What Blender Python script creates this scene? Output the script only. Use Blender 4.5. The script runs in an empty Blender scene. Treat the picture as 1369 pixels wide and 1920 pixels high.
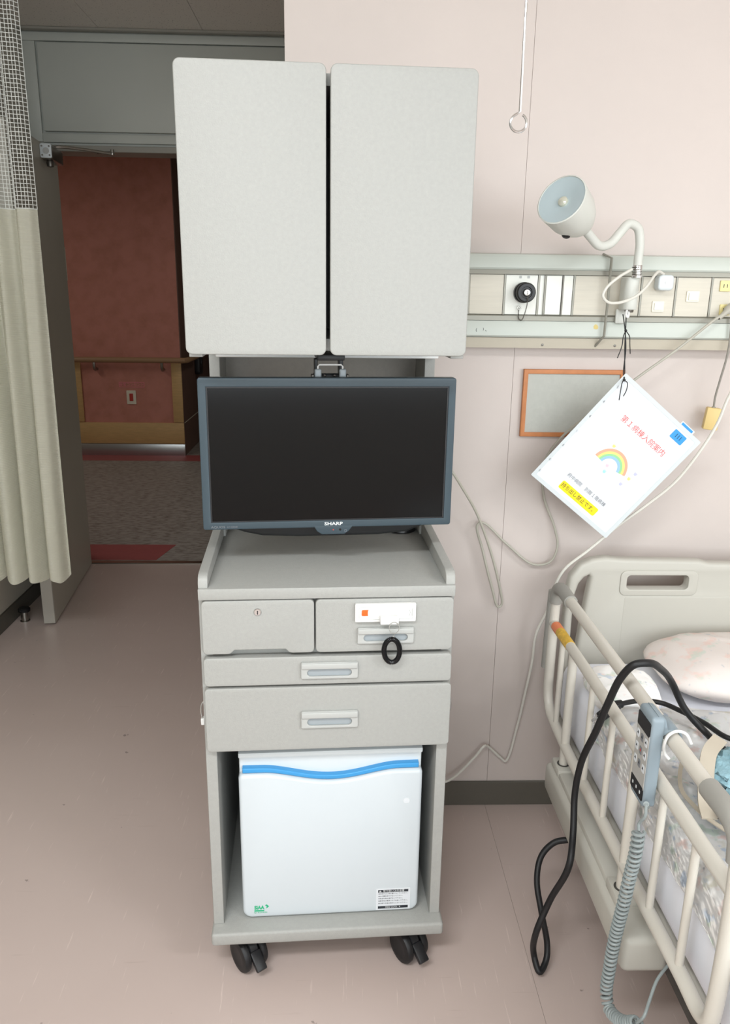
import bpy, bmesh, math, random
from mathutils import Vector, Matrix
random.seed(7)

# ------------------------------------------------------------------ camera, light, exposure
scene = bpy.context.scene
C = scene.collection
cam_d = bpy.data.cameras.new('camera')
cam_d.sensor_fit = 'VERTICAL'
cam_d.sensor_height = 36.0
cam_d.lens = 1456.016 / 1920.0 * 36.0
cam_d.clip_start = 0.02
cam = bpy.data.objects.new('camera', cam_d)
C.objects.link(cam)
_F = Vector((0.03215259, 0.96229444, -0.27010299))
_R = Vector((0.99946959, -0.02955723, 0.01367175))
_U = Vector((-0.00517275, 0.27039931, 0.96273436))
m = Matrix.Identity(4)
for i in range(3):
    m[i][0], m[i][1], m[i][2] = _R[i], _U[i], -_F[i]
m[2][3] = 1.4249
cam.matrix_world = m
scene.camera = cam

world = bpy.data.worlds.new('daylight')
scene.world = world
world.use_nodes = True
world.node_tree.nodes['Background'].inputs['Color'].default_value = (0.86, 0.93, 1.0, 1)
world.node_tree.nodes['Background'].inputs['Strength'].default_value = 1.0

def area(name, loc, rot, sx, sy, power, col):
    d = bpy.data.lights.new(name, 'AREA')
    d.shape = 'RECTANGLE'; d.size = sx; d.size_y = sy; d.energy = power; d.color = col
    o = bpy.data.objects.new(name, d); C.objects.link(o)
    o.location = loc; o.rotation_euler = rot
    return o
# daylight entering by the window in the wall behind the photographer
area('window_daylight', (2.0, -2.13, 1.62), (math.radians(90), 0, 0), 6.1, 1.48, 100.0, (0.90, 0.97, 1.0))
# ceiling lamps of the ward, behind the photographer (their housings are built with the ceiling)
for lx, ly, pw in ((-0.6, -0.3, 42.0), (2.2, -0.55, 34.0)):
    area('ward_ceiling_lamp', (lx, ly, 2.512), (0, 0, 0), 1.2, 0.26, pw, (0.94, 0.98, 1.0))
# corridor ceiling lamp, dim
area('corridor_lamp', (-3.3, 5.0, 2.5), (0, 0, 0), 0.3, 1.2, 10.0, (1.0, 0.95, 0.88))

area('passage_fill', (0.1, 6.0, 2.5), (0, 0, 0), 0.3, 1.2, 6.0, (1.0, 0.95, 0.88))  # unseen fill light, added to lift the dark end of the corridor

vs = scene.view_settings
vs.view_transform = 'Standard'; vs.look = 'None'; vs.gamma = 1.0; vs.use_curve_mapping = False
vs.exposure = 0.25

# ------------------------------------------------------------------ frames and helpers
CX, CY, YC = -0.021, 1.3601, 0.0504
FR = {'w': (0.0, 0.0, 0.0), 'cab': (CX, CY, YC)}
_c, _s = math.cos(YC), math.sin(YC)
FR['tv'] = (CX + _c*0.005 - _s*0.10, CY + _s*0.005 + _c*0.10, YC + 0.045)
FR['leaf'] = (-1.336, 4.000, math.atan2(-0.80, 0.086))
ORI = {}

def S(r, g, b):
    def f(c):
        c /= 255.0
        return c/12.92 if c <= 0.04045 else ((c+0.055)/1.055)**2.4
    return (f(r), f(g), f(b), 1.0)

MATS = {}
def mat(name, col, rough=0.5, metal=0.0, var=None, bump=None, spec=0.5, coat=0.0, trans=0.0, alpha=1.0, ior=1.45):
    """plain principled material; var=(scale, amount, stretch) tints by noise, bump=(scale, strength)"""
    M = bpy.data.materials.new(name); M.use_nodes = True
    nt = M.node_tree; b = nt.nodes['Principled BSDF']
    b.inputs['Base Color'].default_value = col
    b.inputs['Roughness'].default_value = rough
    b.inputs['Metallic'].default_value = metal
    b.inputs['Specular IOR Level'].default_value = spec
    b.inputs['Coat Weight'].default_value = coat
    b.inputs['Transmission Weight'].default_value = trans
    b.inputs['Alpha'].default_value = alpha
    b.inputs['IOR'].default_value = ior
    if var or bump:
        tc = nt.nodes.new('ShaderNodeTexCoord')
    if var:
        sc, am = var[0], var[1]
        mp = nt.nodes.new('ShaderNodeMapping')
        if len(var) > 2: mp.inputs['Scale'].default_value = var[2]
        nt.links.new(tc.outputs['Object'], mp.inputs['Vector'])
        n = nt.nodes.new('ShaderNodeTexNoise'); n.inputs['Scale'].default_value = sc
        n.inputs['Detail'].default_value = 5; n.inputs['Roughness'].default_value = 0.65
        nt.links.new(mp.outputs['Vector'], n.inputs['Vector'])
        r = nt.nodes.new('ShaderNodeValToRGB')
        r.color_ramp.elements[0].position = 0.3; r.color_ramp.elements[1].position = 0.7
        r.color_ramp.elements[0].color = tuple(c*(1-am) for c in col[:3]) + (1,)
        r.color_ramp.elements[1].color = tuple(min(1, c*(1+am)) for c in col[:3]) + (1,)
        nt.links.new(n.outputs['Fac'], r.inputs['Fac'])
        nt.links.new(r.outputs['Color'], b.inputs['Base Color'])
    if bump:
        n2 = nt.nodes.new('ShaderNodeTexNoise'); n2.inputs['Scale'].default_value = bump[0]
        n2.inputs['Detail'].default_value = 3
        nt.links.new(tc.outputs['Object'], n2.inputs['Vector'])
        bp = nt.nodes.new('ShaderNodeBump'); bp.inputs['Strength'].default_value = bump[1]
        bp.inputs['Distance'].default_value = 0.002
        nt.links.new(n2.outputs['Fac'], bp.inputs['Height'])
        nt.links.new(bp.outputs['Normal'], b.inputs['Normal'])
    MATS[name] = M
    return M

def thing(name, label, cat, origin=(0, 0, 0), frame='w', group=None, kind=None):
    o = bpy.data.objects.new(name, None); C.objects.link(o)
    o.empty_display_size = 0.05
    fx, fy, fa = FR[frame]
    c, s = math.cos(fa), math.sin(fa)
    o.location = (fx + c*origin[0] - s*origin[1], fy + s*origin[0] + c*origin[1], origin[2])
    o.rotation_euler = (0, 0, fa)
    if kind: o['kind'] = kind
    if label: o['label'] = label; o['category'] = cat
    if group: o['group'] = group
    ORI[o.name] = Vector(origin)
    return o

def tag(o, label, cat, group=None):
    o['label'] = label; o['category'] = cat
    if group: o['group'] = group
    return o

def obj(name, me, M, parent=None, smooth=False, frame='w', kind=None):
    me.materials.clear()
    me.materials.append(MATS[M] if isinstance(M, str) else M)
    o = bpy.data.objects.new(name, me); C.objects.link(o)
    if parent is not None:
        ori = ORI[parent.name]
        if ori.length > 0: me.transform(Matrix.Translation(-ori))
        o.parent = parent
        ORI[o.name] = ori
    else:
        vs_ = [v.co for v in me.vertices]
        lo = [min(v[i] for v in vs_) for i in range(3)]; hi = [max(v[i] for v in vs_) for i in range(3)]
        ori = Vector(((lo[0]+hi[0])/2, (lo[1]+hi[1])/2, lo[2]))
        me.transform(Matrix.Translation(-ori))
        fx, fy, fa = FR[frame]; c, s = math.cos(fa), math.sin(fa)
        o.location = (fx + c*ori.x - s*ori.y, fy + s*ori.x + c*ori.y, ori.z)
        o.rotation_euler = (0, 0, fa)
        ORI[o.name] = ori
    if smooth:
        for p in me.polygons: p.use_smooth = True
        try: me.set_sharp_from_angle(angle=math.radians(38))
        except Exception: pass
    if kind: o['kind'] = kind
    return o

def bm2me(bm, name='mesh'):
    bmesh.ops.recalc_face_normals(bm, faces=bm.faces[:])
    me = bpy.data.meshes.new(name); bm.to_mesh(me); bm.free()
    return me

def box_bm(lo, hi, bev=0.0, seg=2):
    bm = bmesh.new()
    v = [bm.verts.new((lo[0] if i & 1 == 0 else hi[0], lo[1] if i & 2 == 0 else hi[1], lo[2] if i & 4 == 0 else hi[2])) for i in range(8)]
    for f in ((0,1,3,2),(4,6,7,5),(0,4,5,1),(2,3,7,6),(0,2,6,4),(1,5,7,3)): bm.faces.new([v[i] for i in f])
    if bev > 0:
        bmesh.ops.bevel(bm, geom=bm.edges[:], offset=bev, segments=seg, affect='EDGES', profile=0.5)
    return bm

def box(name, lo, hi, M, parent=None, bev=0.0, seg=2, frame='w', kind=None):
    return obj(name, bm2me(box_bm(lo, hi, bev, seg), name), M, parent, bev > 0, frame, kind)

def catmull(pts, res=8, closed=False):
    P = [Vector(p) for p in pts]
    if len(P) < 3 and not closed: return P
    out = []; n = len(P)
    rng = range(n if closed else n-1)
    for i in rng:
        p1, p2 = P[i], P[(i+1) % n]
        p0 = P[(i-1) % n] if (closed or i > 0) else p1*2 - p2
        p3 = P[(i+2) % n] if (closed or i+2 < n) else p2*2 - p1
        # centripetal parametrisation keeps the cord from overshooting
        t0 = 0; t1 = t0 + max((p1-p0).length, 1e-6)**0.5; t2 = t1 + max((p2-p1).length, 1e-6)**0.5; t3 = t2 + max((p3-p2).length, 1e-6)**0.5
        for k in range(res):
            t = t1 + (t2-t1)*k/res
            A1 = p0*((t1-t)/(t1-t0)) + p1*((t-t0)/(t1-t0)); A2 = p1*((t2-t)/(t2-t1)) + p2*((t-t1)/(t2-t1)); A3 = p2*((t3-t)/(t3-t2)) + p3*((t-t2)/(t3-t2))
            B1 = A1*((t2-t)/(t2-t0)) + A2*((t-t0)/(t2-t0)); B2 = A2*((t3-t)/(t3-t1)) + A3*((t-t1)/(t3-t1))
            out.append(B1*((t2-t)/(t2-t1)) + B2*((t-t1)/(t2-t1)))
    if not closed: out.append(P[-1])
    return out

def frames_along(P, closed=False):
    n = len(P); T = []
    for i in range(n):
        a = P[(i-1) % n] if (closed or i > 0) else P[i]; b = P[(i+1) % n] if (closed or i < n-1) else P[i]
        d = b - a
        T.append(d.normalized() if d.length > 1e-9 else Vector((0, 0, 1)))
    up = Vector((0, 0, 1)) if abs(T[0].z) < 0.9 else Vector((1, 0, 0))
    N = [(up - T[0]*up.dot(T[0])).normalized()]
    for i in range(1, n):
        v = N[-1] - T[i]*N[-1].dot(T[i])
        N.append(v.normalized() if v.length > 1e-6 else N[-1])
    return T, N

def tube_bm(pts, r, n=10, res=8, closed=False, spline=True, bm=None, squash=1.0):
    bm = bm or bmesh.new()
    P = catmull(pts, res, closed) if spline else [Vector(p) for p in pts]
    T, N = frames_along(P, closed)
    rings = []
    for i, p in enumerate(P):
        rr = r(i/(len(P)-1)) if callable(r) else r
        B = T[i].cross(N[i])
        rings.append([bm.verts.new(p + (N[i]*math.cos(2*math.pi*k/n) + B*(math.sin(2*math.pi*k/n)*squash))*rr) for k in range(n)])
    L = len(rings)
    for i in range(L if closed else L-1):
        a, b = rings[i], rings[(i+1) % L]
        for k in range(n): bm.faces.new((a[k], a[(k+1) % n], b[(k+1) % n], b[k]))
    if not closed:
        bm.faces.new(rings[0][::-1]); bm.faces.new(rings[-1])
    return bm

def tube(name, pts, r, M, parent=None, n=10, res=8, closed=False, spline=True, frame='w', squash=1.0):
    return obj(name, bm2me(tube_bm(pts, r, n, res, closed, spline, None, squash), name), M, parent, True, frame)

def helix_pts(path, R, turns, per=12, closed=False, res=10):
    P = catmull(path, res, closed)
    if closed: P = P + [P[0]]
    L = [0]
    for i in range(1, len(P)): L.append(L[-1] + (P[i]-P[i-1]).length)
    tot = L[-1]; n = int(turns*per); Q = []; j = 0
    for k in range(n+1):
        d = tot*k/n
        while j < len(P)-2 and L[j+1] < d: j += 1
        f = (d - L[j])/max(L[j+1]-L[j], 1e-9); Q.append(P[j].lerp(P[j+1], min(1, f)))
    T, N = frames_along(Q)
    out = []
    for k, q in enumerate(Q):
        a = 2*math.pi*k/per; B = T[k].cross(N[k]); out.append(q + (N[k]*math.cos(a) + B*math.sin(a))*R)
    return out

def lathe_bm(prof, origin, axis, n=24, bm=None):
    bm = bm or bmesh.new()
    ax = Vector(axis).normalized(); o = Vector(origin)
    up = Vector((0, 0, 1)) if abs(ax.z) < 0.9 else Vector((1, 0, 0))
    a = (up - ax*up.dot(ax)).normalized(); b = ax.cross(a)
    rings = []
    for r, h in prof:
        if r < 1e-7: rings.append([bm.verts.new(o + ax*h)])
        else: rings.append([bm.verts.new(o + ax*h + (a*math.cos(2*math.pi*k/n) + b*math.sin(2*math.pi*k/n))*r) for k in range(n)])
    for i in range(len(rings)-1):
        A, B = rings[i], rings[i+1]
        for k in range(n):
            k2 = (k+1) % n
            if len(A) == 1 and len(B) == 1: continue
            if len(A) == 1: bm.faces.new((A[0], B[k], B[k2]))
            elif len(B) == 1: bm.faces.new((A[k], A[k2], B[0]))
            else: bm.faces.new((A[k], A[k2], B[k2], B[k]))
    return bm

def lathe(name, prof, origin, axis, M, parent=None, n=24, frame='w'):
    return obj(name, bm2me(lathe_bm(prof, origin, axis, n), name), M, parent, True, frame)

def rrect(x0, z0, x1, z1, r, n=5):
    out = []
    for cx, cz, a0 in ((x1-r, z0+r, -90), (x1-r, z1-r, 0), (x0+r, z1-r, 90), (x0+r, z0+r, 180)):
        for k in range(n+1):
            a = math.radians(a0 + 90*k/n); out.append((cx + r*math.cos(a), cz + r*math.sin(a)))
    return out

def front(y0, t):            # outline (a, b) stands in the x-z plane, front face at y0, thickness t behind it
    return lambda a, b, c: (a, y0 + t/2 - c, b)
def side(x0, t):             # outline (a, b) in the y-z plane, from x0 to x0+t
    return lambda a, b, c: (x0 + t/2 + c, a, b)
def flat(z0, t):             # outline (a, b) in the x-y plane
    return lambda a, b, c: (a, b, z0 + t/2 + c)

def plate_me(loops, fn, t, bev=0.0):
    cu = bpy.data.curves.new('outline', 'CURVE'); cu.dimensions = '2D'; cu.fill_mode = 'BOTH'
    bev = min(bev, t*0.45)
    cu.extrude = t/2 - bev; cu.bevel_depth = bev; cu.bevel_resolution = 2 if bev > 0.001 else 1; cu.offset = -bev
    for lp in loops:
        sp = cu.splines.new('POLY'); sp.points.add(len(lp)-1)
        for p, q in zip(sp.points, lp): p.co = (q[0], q[1], 0, 1)
        sp.use_cyclic_u = True
    o = bpy.data.objects.new('outline', cu)
    me = bpy.data.meshes.new_from_object(o)
    bpy.data.objects.remove(o); bpy.data.curves.remove(cu)
    for v in me.vertices: v.co = fn(*v.co)
    bm = bmesh.new(); bm.from_mesh(me); bmesh.ops.remove_doubles(bm, verts=bm.verts[:], dist=1e-6)
    bpy.data.meshes.remove(me)
    return bm2me(bm, 'plate')

def plate(name, loops, fn, t, M, parent=None, bev=0.0, frame='w', kind=None):
    if loops and not isinstance(loops[0][0], (tuple, list)): loops = [loops]
    return obj(name, plate_me(loops, fn, t, bev), M, parent, bev > 0, frame, kind)

def text(name, s, size, at, M, parent, ax=(1, 0, 0), up=(0, 0, 1), align='CENTER', squeeze=1.0, frame='w', bold=0.0, space=1.0):
    cu = bpy.data.curves.new('lettering', 'FONT'); cu.body = s; cu.size = size
    cu.align_x = align; cu.align_y = 'CENTER'; cu.extrude = 0.0001; cu.offset = bold; cu.space_character = space
    cu.resolution_u = 2
    o = bpy.data.objects.new('lettering', cu)
    me = bpy.data.meshes.new_from_object(o)
    bpy.data.objects.remove(o); bpy.data.curves.remove(cu)
    X = Vector(ax).normalized(); Y = Vector(up).normalized(); Z = X.cross(Y); A = Vector(at)
    for v in me.vertices: v.co = A + X*(v.co.x*squeeze) + Y*v.co.y + Z*v.co.z
    return obj(name, me, M, parent, False, frame)

def join_me(mes):
    bm = bmesh.new()
    for me in mes: bm.from_mesh(me); bpy.data.meshes.remove(me)
    m2 = bpy.data.meshes.new('joined'); bm.to_mesh(m2); bm.free(); return m2

def copy_tree(o, parent=None):
    c = o.copy(); C.objects.link(c); c.parent = parent; ORI[c.name] = ORI[o.name]
    for ch in list(o.children): copy_tree(ch, c)
    return c
# ------------------------------------------------------------------ materials
def nodes_of(M): return M.node_tree.nodes, M.node_tree.links, M.node_tree.nodes['Principled BSDF']

def layered(name, base, layers, rough=0.5, bump=None, spec=0.5):
    """base colour with noise / voronoi masks mixed over it: layers = (kind, scale vector, lo, hi, colour, strength)"""
    M = mat(name, base, rough, spec=spec, bump=bump); N, L, b = nodes_of(M)
    tc = N.new('ShaderNodeTexCoord'); prev = None
    for kind, sc, lo, hi, col, st in layers:
        mp = N.new('ShaderNodeMapping'); mp.inputs['Scale'].default_value = sc
        mp.inputs['Location'].default_value = (sum(col[:3])*3.1, lo*7, hi*5)
        L.new(tc.outputs['Object'], mp.inputs['Vector'])
        if kind == 'noise':
            t = N.new('ShaderNodeTexNoise'); t.inputs['Scale'].default_value = 1.0; t.inputs['Detail'].default_value = 4; out = t.outputs['Fac']
        elif kind == 'vor':
            t = N.new('ShaderNodeTexVoronoi'); t.inputs['Scale'].default_value = 1.0; out = t.outputs['Distance']
        else:
            t = N.new('ShaderNodeTexWave'); t.inputs['Scale'].default_value = 1.0; t.inputs['Distortion'].default_value = 1.0; out = t.outputs['Fac']
        L.new(mp.outputs['Vector'], t.inputs['Vector'])
        r = N.new('ShaderNodeMapRange'); r.inputs['From Min'].default_value = lo; r.inputs['From Max'].default_value = hi
        r.inputs['To Max'].default_value = st
        L.new(out, r.inputs['Value'])
        mx = N.new('ShaderNodeMix'); mx.data_type = 'RGBA'
        L.new(r.outputs['Result'], mx.inputs['Factor'])
        if prev is None: mx.inputs['A'].default_value = base
        else: L.new(prev, mx.inputs['A'])
        mx.inputs['B'].default_value = col
        prev = mx.outputs['Result']
    L.new(prev, b.inputs['Base Color'])
    return M

mat('wall_pink', S(203, 192, 186), 0.62, var=(1.6, 0.03), bump=(260, 0.05))
mat('wall_plain', S(232, 228, 222), 0.7, var=(1.6, 0.03))
mat('wall_beige', S(188, 182, 170), 0.6, var=(1.2, 0.03))
mat('panel_grey', S(192, 195, 188), 0.45, var=(2.0, 0.03))
layered('ceiling_tile', S(222, 216, 208), [('vor', (55, 90, 55), 0.16, 0.10, S(110, 102, 96), 0.8), ('noise', (300, 300, 300), 0.62, 0.7, S(140, 132, 126), 0.5)], 0.9)
mat('dark_gap', S(40, 38, 36), 0.8)
layered('vinyl_floor', S(196, 179, 172), [('noise', (1.3, 1.3, 1.3), 0.4, 0.75, S(184, 166, 158), 0.6),
        ('noise', (160, 9, 9), 0.66, 0.75, S(228, 212, 204), 0.5), ('noise', (30, 30, 30), 0.735, 0.76, S(92, 82, 76), 0.55),
        ('noise', (6, 90, 90), 0.70, 0.76, S(172, 154, 146), 0.4)], 0.33, bump=(40, 0.03))
layered('corridor_floor', S(160, 154, 148), [('noise', (22, 60, 10), 0.45, 0.62, S(116, 108, 100), 0.8), ('noise', (9, 38, 9), 0.58, 0.7, S(184, 178, 172), 0.5)], 0.5)
mat('red_vinyl', S(160, 84, 84), 0.5, var=(20, 0.06))
layered('corridor_pink', S(204, 138, 124), [('noise', (9, 9, 9), 0.4, 0.7, S(176, 116, 96), 0.55), ('noise', (50, 50, 50), 0.5, 0.7, S(206, 140, 120), 0.4)], 0.7)
mat('oak', S(206, 170, 116), 0.5, var=(6, 0.10, (2, 2, 14)))
mat('handrail_brown', S(164, 130, 98), 0.45)
mat('dark_wood', S(112, 86, 76), 0.5, var=(8, 0.12))
mat('steel_kick', S(190, 192, 192), 0.28, metal=0.9)
mat('skirting', S(92, 88, 80), 0.55)
mat('door_paint', S(182, 178, 166), 0.42, var=(1.5, 0.05, (1, 1, 0.3)))
mat('door_edge', S(186, 183, 174), 0.35, metal=0.5)
mat('frame_paint', S(150, 147, 138), 0.4)
mat('laminate', S(160, 160, 156), 0.48, var=(140, 0.035), bump=(420, 0.22))
mat('laminate_top', S(168, 162, 154), 0.5, var=(120, 0.04), bump=(420, 0.15))
mat('grey_plastic', S(176, 177, 174), 0.4)
mat('slot_grey', S(150, 157, 161), 0.35)
mat('white_plastic', S(222, 222, 220), 0.32)
mat('white_enamel', S(198, 205, 209), 0.25)
mat('white_light_rail', S(240, 240, 238), 0.3)
mat('cool_white', S(206, 212, 214), 0.25)
mat('blue_trim', S(60, 146, 204), 0.3)
mat('orange', S(240, 100, 36), 0.4)
mat('chrome', S(215, 215, 215), 0.18, metal=1.0)
mat('steel', S(165, 162, 156), 0.3, metal=1.0)
mat('steel_dark', S(110, 106, 100), 0.4, metal=0.9)
mat('black_plastic', S(30, 30, 32), 0.4)
mat('black_rubber', S(22, 22, 24), 0.5)
mat('black_gloss', S(20, 20, 22), 0.22)
mat('tv_bezel', S(54, 68, 76), 0.38)
mat('tv_dark', S(16, 18, 20), 0.45)
mat('tv_screen', S(10, 10, 11), 0.14, spec=0.28)
mat('print_pale', S(215, 218, 218), 0.5)
mat('print_black', S(42, 46, 52), 0.6)
mat('print_grey', S(120, 122, 126), 0.6)
mat('print_green', S(30, 170, 120), 0.5)
mat('print_red', S(216, 104, 98), 0.6)
mat('print_pink', S(252, 150, 165), 0.6)
mat('label_grey', S(214, 218, 222), 0.4)
mat('green_tape', S(20, 185, 80), 0.5)
mat('rail_light', S(192, 197, 189), 0.4, var=(1, 0.02))
mat('rail_grey', S(146, 144, 134), 0.42, metal=0.3)
mat('rail_shade', S(186, 178, 162), 0.5)  # beige tone holds the shade of the rail's underside
mat('rail_wood', S(206, 200, 186), 0.5, var=(14, 0.05, (0.6, 1, 14)))
mat('rail_white', S(230, 230, 222), 0.4)
mat('switch_cream', S(232, 226, 208), 0.4)
mat('outlet_yellow', S(226, 212, 150), 0.45)
mat('box_yellow', S(216, 190, 128), 0.45)
mat('lamp_white', S(206, 207, 200), 0.35)
mat('lamp_lens', S(176, 190, 194), 0.25, spec=0.6)
mat('lamp_bulb', S(216, 216, 200), 0.1, metal=0.4)
mat('cork_grey', S(182, 183, 176), 0.8, var=(60, 0.04), bump=(300, 0.1))
mat('frame_orange', S(190, 122, 74), 0.45, var=(8, 0.12, (3, 3, 3)))
mat('cord_grey', S(176, 172, 160), 0.45)
mat('cord_white', S(214, 211, 202), 0.4)
mat('cord_grey_dark', S(142, 138, 130), 0.45)
mat('paper', S(226, 229, 234), 0.6)
mat('yellow_label', S(250, 220, 30), 0.5)
mat('blue_label', S(58, 150, 224), 0.5)
for nm, c in (('rb_red', (236, 168, 140)), ('rb_yellow', (244, 228, 130)), ('rb_green', (150, 206, 150)), ('rb_blue', (150, 190, 226)), ('rb_violet', (190, 190, 220)), ('rb_pink', (244, 196, 206)), ('rb_cyan', (160, 216, 228))):
    mat(nm, S(*c), 0.6)
mat('bed_plastic', S(184, 181, 172), 0.42)
mat('bed_tube', S(202, 197, 187), 0.32)
mat('bed_grey', S(150, 148, 142), 0.5)
mat('bed_dark', S(70, 68, 64), 0.7)
mat('sheet', S(236, 238, 246), 0.8, var=(3, 0.03))
mat('remote_blue', S(132, 145, 153), 0.42)
mat('remote_face', S(172, 170, 166), 0.5)
mat('coil_grey', S(142, 150, 150), 0.42)
mat('strap_beige', S(184, 174, 158), 0.6)
mat('towel_blue', S(146, 182, 194), 0.9, var=(60, 0.18), bump=(160, 0.9))
mat('clear_bag', S(240, 244, 246), 0.12, trans=1.0, ior=1.02)
mat('stain', S(206, 186, 120), 0.6)
mat('mesh_white', S(228, 230, 224), 0.7)
layered('floral', S(250, 249, 248), [('noise', (26, 26, 26), 0.58, 0.66, S(206, 222, 208), 0.7), ('noise', (24, 27, 24), 0.60, 0.68, S(244, 216, 208), 0.7),
        ('noise', (34, 30, 30), 0.60, 0.67, S(196, 212, 232), 0.75), ('noise', (70, 36, 48), 0.65, 0.71, S(172, 182, 194), 0.7), ('noise', (22, 22, 22), 0.62, 0.7, S(226, 220, 194), 0.5)], 0.85, bump=(14, 0.15))
layered('floral_pink', S(222, 213, 208), [('noise', (26, 26, 26), 0.54, 0.64, S(226, 194, 184), 0.65), ('noise', (25, 28, 25), 0.59, 0.67, S(194, 206, 194), 0.65),
        ('noise', (60, 36, 48), 0.64, 0.70, S(176, 182, 188), 0.5)], 0.85, bump=(14, 0.25))
# curtain cloth: fine horizontal ribs
M = mat('curtain_cloth', S(250, 248, 232), 0.8); N, L, b = nodes_of(M)
tc = N.new('ShaderNodeTexCoord'); wv = N.new('ShaderNodeTexWave'); wv.bands_direction = 'Z'
wv.inputs['Scale'].default_value = 52; wv.inputs['Distortion'].default_value = 0.6
L.new(tc.outputs['Object'], wv.inputs['Vector'])
bp = N.new('ShaderNodeBump'); bp.inputs['Strength'].default_value = 0.35; bp.inputs['Distance'].default_value = 0.002
L.new(wv.outputs['Fac'], bp.inputs['Height']); L.new(bp.outputs['Normal'], b.inputs['Normal'])
b.inputs['Subsurface Weight'].default_value = 0.0

# ------------------------------------------------------------------ the room
YH, YF, XL, XE, ZC = 1.9385, 4.018, -1.455, -0.128, 2.558
def struct(o): o['kind'] = 'structure'; return o

# floor: two vinyl sheets meeting at a seam
fl = thing('floor', None, None, (0, 0, 0), kind='structure')
box('vinyl_sheet', (XL, -2.1, -0.03), (0.4246, YF, 0), 'vinyl_floor', fl)
box('vinyl_sheet', (0.4252, -2.1, -0.03), (5.6, YH + 0.1, 0), 'vinyl_floor', fl)
box('floor_slab', (XL - 0.1, -2.2, -0.06), (5.7, YF, -0.031), 'dark_gap', fl)

# head wall of joined panels
wb = thing('wall_back', None, None, (0, YH, 0), kind='structure')
for x0, x1 in ((XE, 0.4278), (0.4284, 1.34), (1.3406, 2.25), (2.2506, 3.16), (3.1606, 4.07), (4.0706, 5.6)):
    box('wall_panel', (x0, YH, 0), (x1, YH + 0.06, ZC), 'wall_pink', wb, 0.0003, 1)
box('wall_core', (XE, YH + 0.06, 0), (5.6, YH + 0.1, ZC), 'wall_plain', wb)
struct(box('wall_alcove', (XE, YH + 0.1, 0), (XE + 0.1, YF, ZC), 'wall_pink'))
bb = thing('baseboard_back', None, None, (0, YH, 0), kind='structure')
box('skirting_strip', (XE, YH - 0.007, 0), (5.6, YH, 0.0775), 'skirting', bb, 0.002, 1)
struct(box('wall_left', (XL - 0.1, -2.2, 0), (XL, YF, ZC), 'wall_beige'))
struct(box('baseboard_left', (XL, -2.1, 0), (XL + 0.008, YF - 0.1, 0.08), 'skirting', None, 0.002, 1))
struct(box('wall_right', (5.6, -2.2, 0), (5.7, YH + 0.1, ZC), 'wall_plain'))

# wall behind the photographer with the window the daylight comes by
wf = thing('wall_front', None, None, (0, -2.1, 0), kind='structure')
for lo, hi in (((XL, -2.25, 0), (-1.1, -2.1, ZC)), ((5.1, -2.25, 0), (5.6, -2.1, ZC)), ((-1.1, -2.25, 0), (5.1, -2.1, 0.86)), ((-1.1, -2.25, 2.38), (5.1, -2.1, ZC))):
    box('wall_section', lo, hi, 'wall_plain', wf)
w1 = thing('window_1', None, None, (2.65, -2.2, 0.86), kind='structure')
for lo, hi in (((-1.1, -2.235, 0.86), (-1.055, -2.18, 2.38)), ((5.055, -2.235, 0.86), (5.1, -2.18, 2.38)), ((-1.055, -2.235, 0.86), (5.055, -2.18, 0.9)), ((-1.055, -2.235, 2.34), (5.055, -2.18, 2.38)), ((0.45, -2.235, 0.9), (0.5, -2.18, 2.34)), ((1.98, -2.235, 0.9), (2.03, -2.18, 2.34)), ((3.43, -2.235, 0.9), (3.48, -2.18, 2.34))):
    box('window_frame', lo, hi, 'frame_paint', w1)
box('window_sill', (-1.12, -2.18, 0.83), (5.12, -2.02, 0.86), 'laminate', w1, 0.004)

# ceiling of speckled boards
ce = thing('ceiling', None, None, (0, 0, ZC), kind='structure')
box('ceiling_slab', (XL - 0.1, -2.25, ZC + 0.014), (5.7, YF + 0.06, ZC + 0.05), 'dark_gap', ce)
tile0 = None
xs = [-1.095 + 0.4655*k for k in range(-1, 15)]
ys = [YF - 0.93*k for k in range(0, 8)]
for i in range(len(xs)-1):
    for j in range(len(ys)-1):
        if xs[i] > XE - 0.3 and ys[j] > 2.5: continue
        cx, cy = (xs[i]+xs[i+1])/2, (ys[j]+ys[j+1])/2
        if tile0 is None:
            me = bm2me(box_bm((-0.2320, -0.4640, 0), (0.2320, 0.4640, 0.014), 0.0015, 1), 'ceiling_board')
            me.materials.append(MATS['ceiling_tile'])
            tile0 = me
        o = bpy.data.objects.new('ceiling_board', tile0); C.objects.link(o); o.parent = ce
        o.location = (cx, cy, 0)
for lx, ly in ((-0.6, -0.3), (2.2, -0.55)):
    cl_ = thing('ceiling_light', 'white ceiling light housing of the ward over the ' + ('window end of the aisle' if lx < 0 else 'foot of the bed'), 'ceiling light', (lx, ly, ZC - 0.04))
    box('housing', (lx - 0.63, ly - 0.16, ZC - 0.040), (lx + 0.63, ly + 0.16, ZC), 'white_plastic', cl_, 0.004)
# picture-rail-like trim where the ceiling meets the entrance wall
struct(box('trim_1', (XL, YF - 0.055, ZC - 0.012), (XE, YF - 0.03, ZC), 'frame_paint', None, 0.002, 1))

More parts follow.
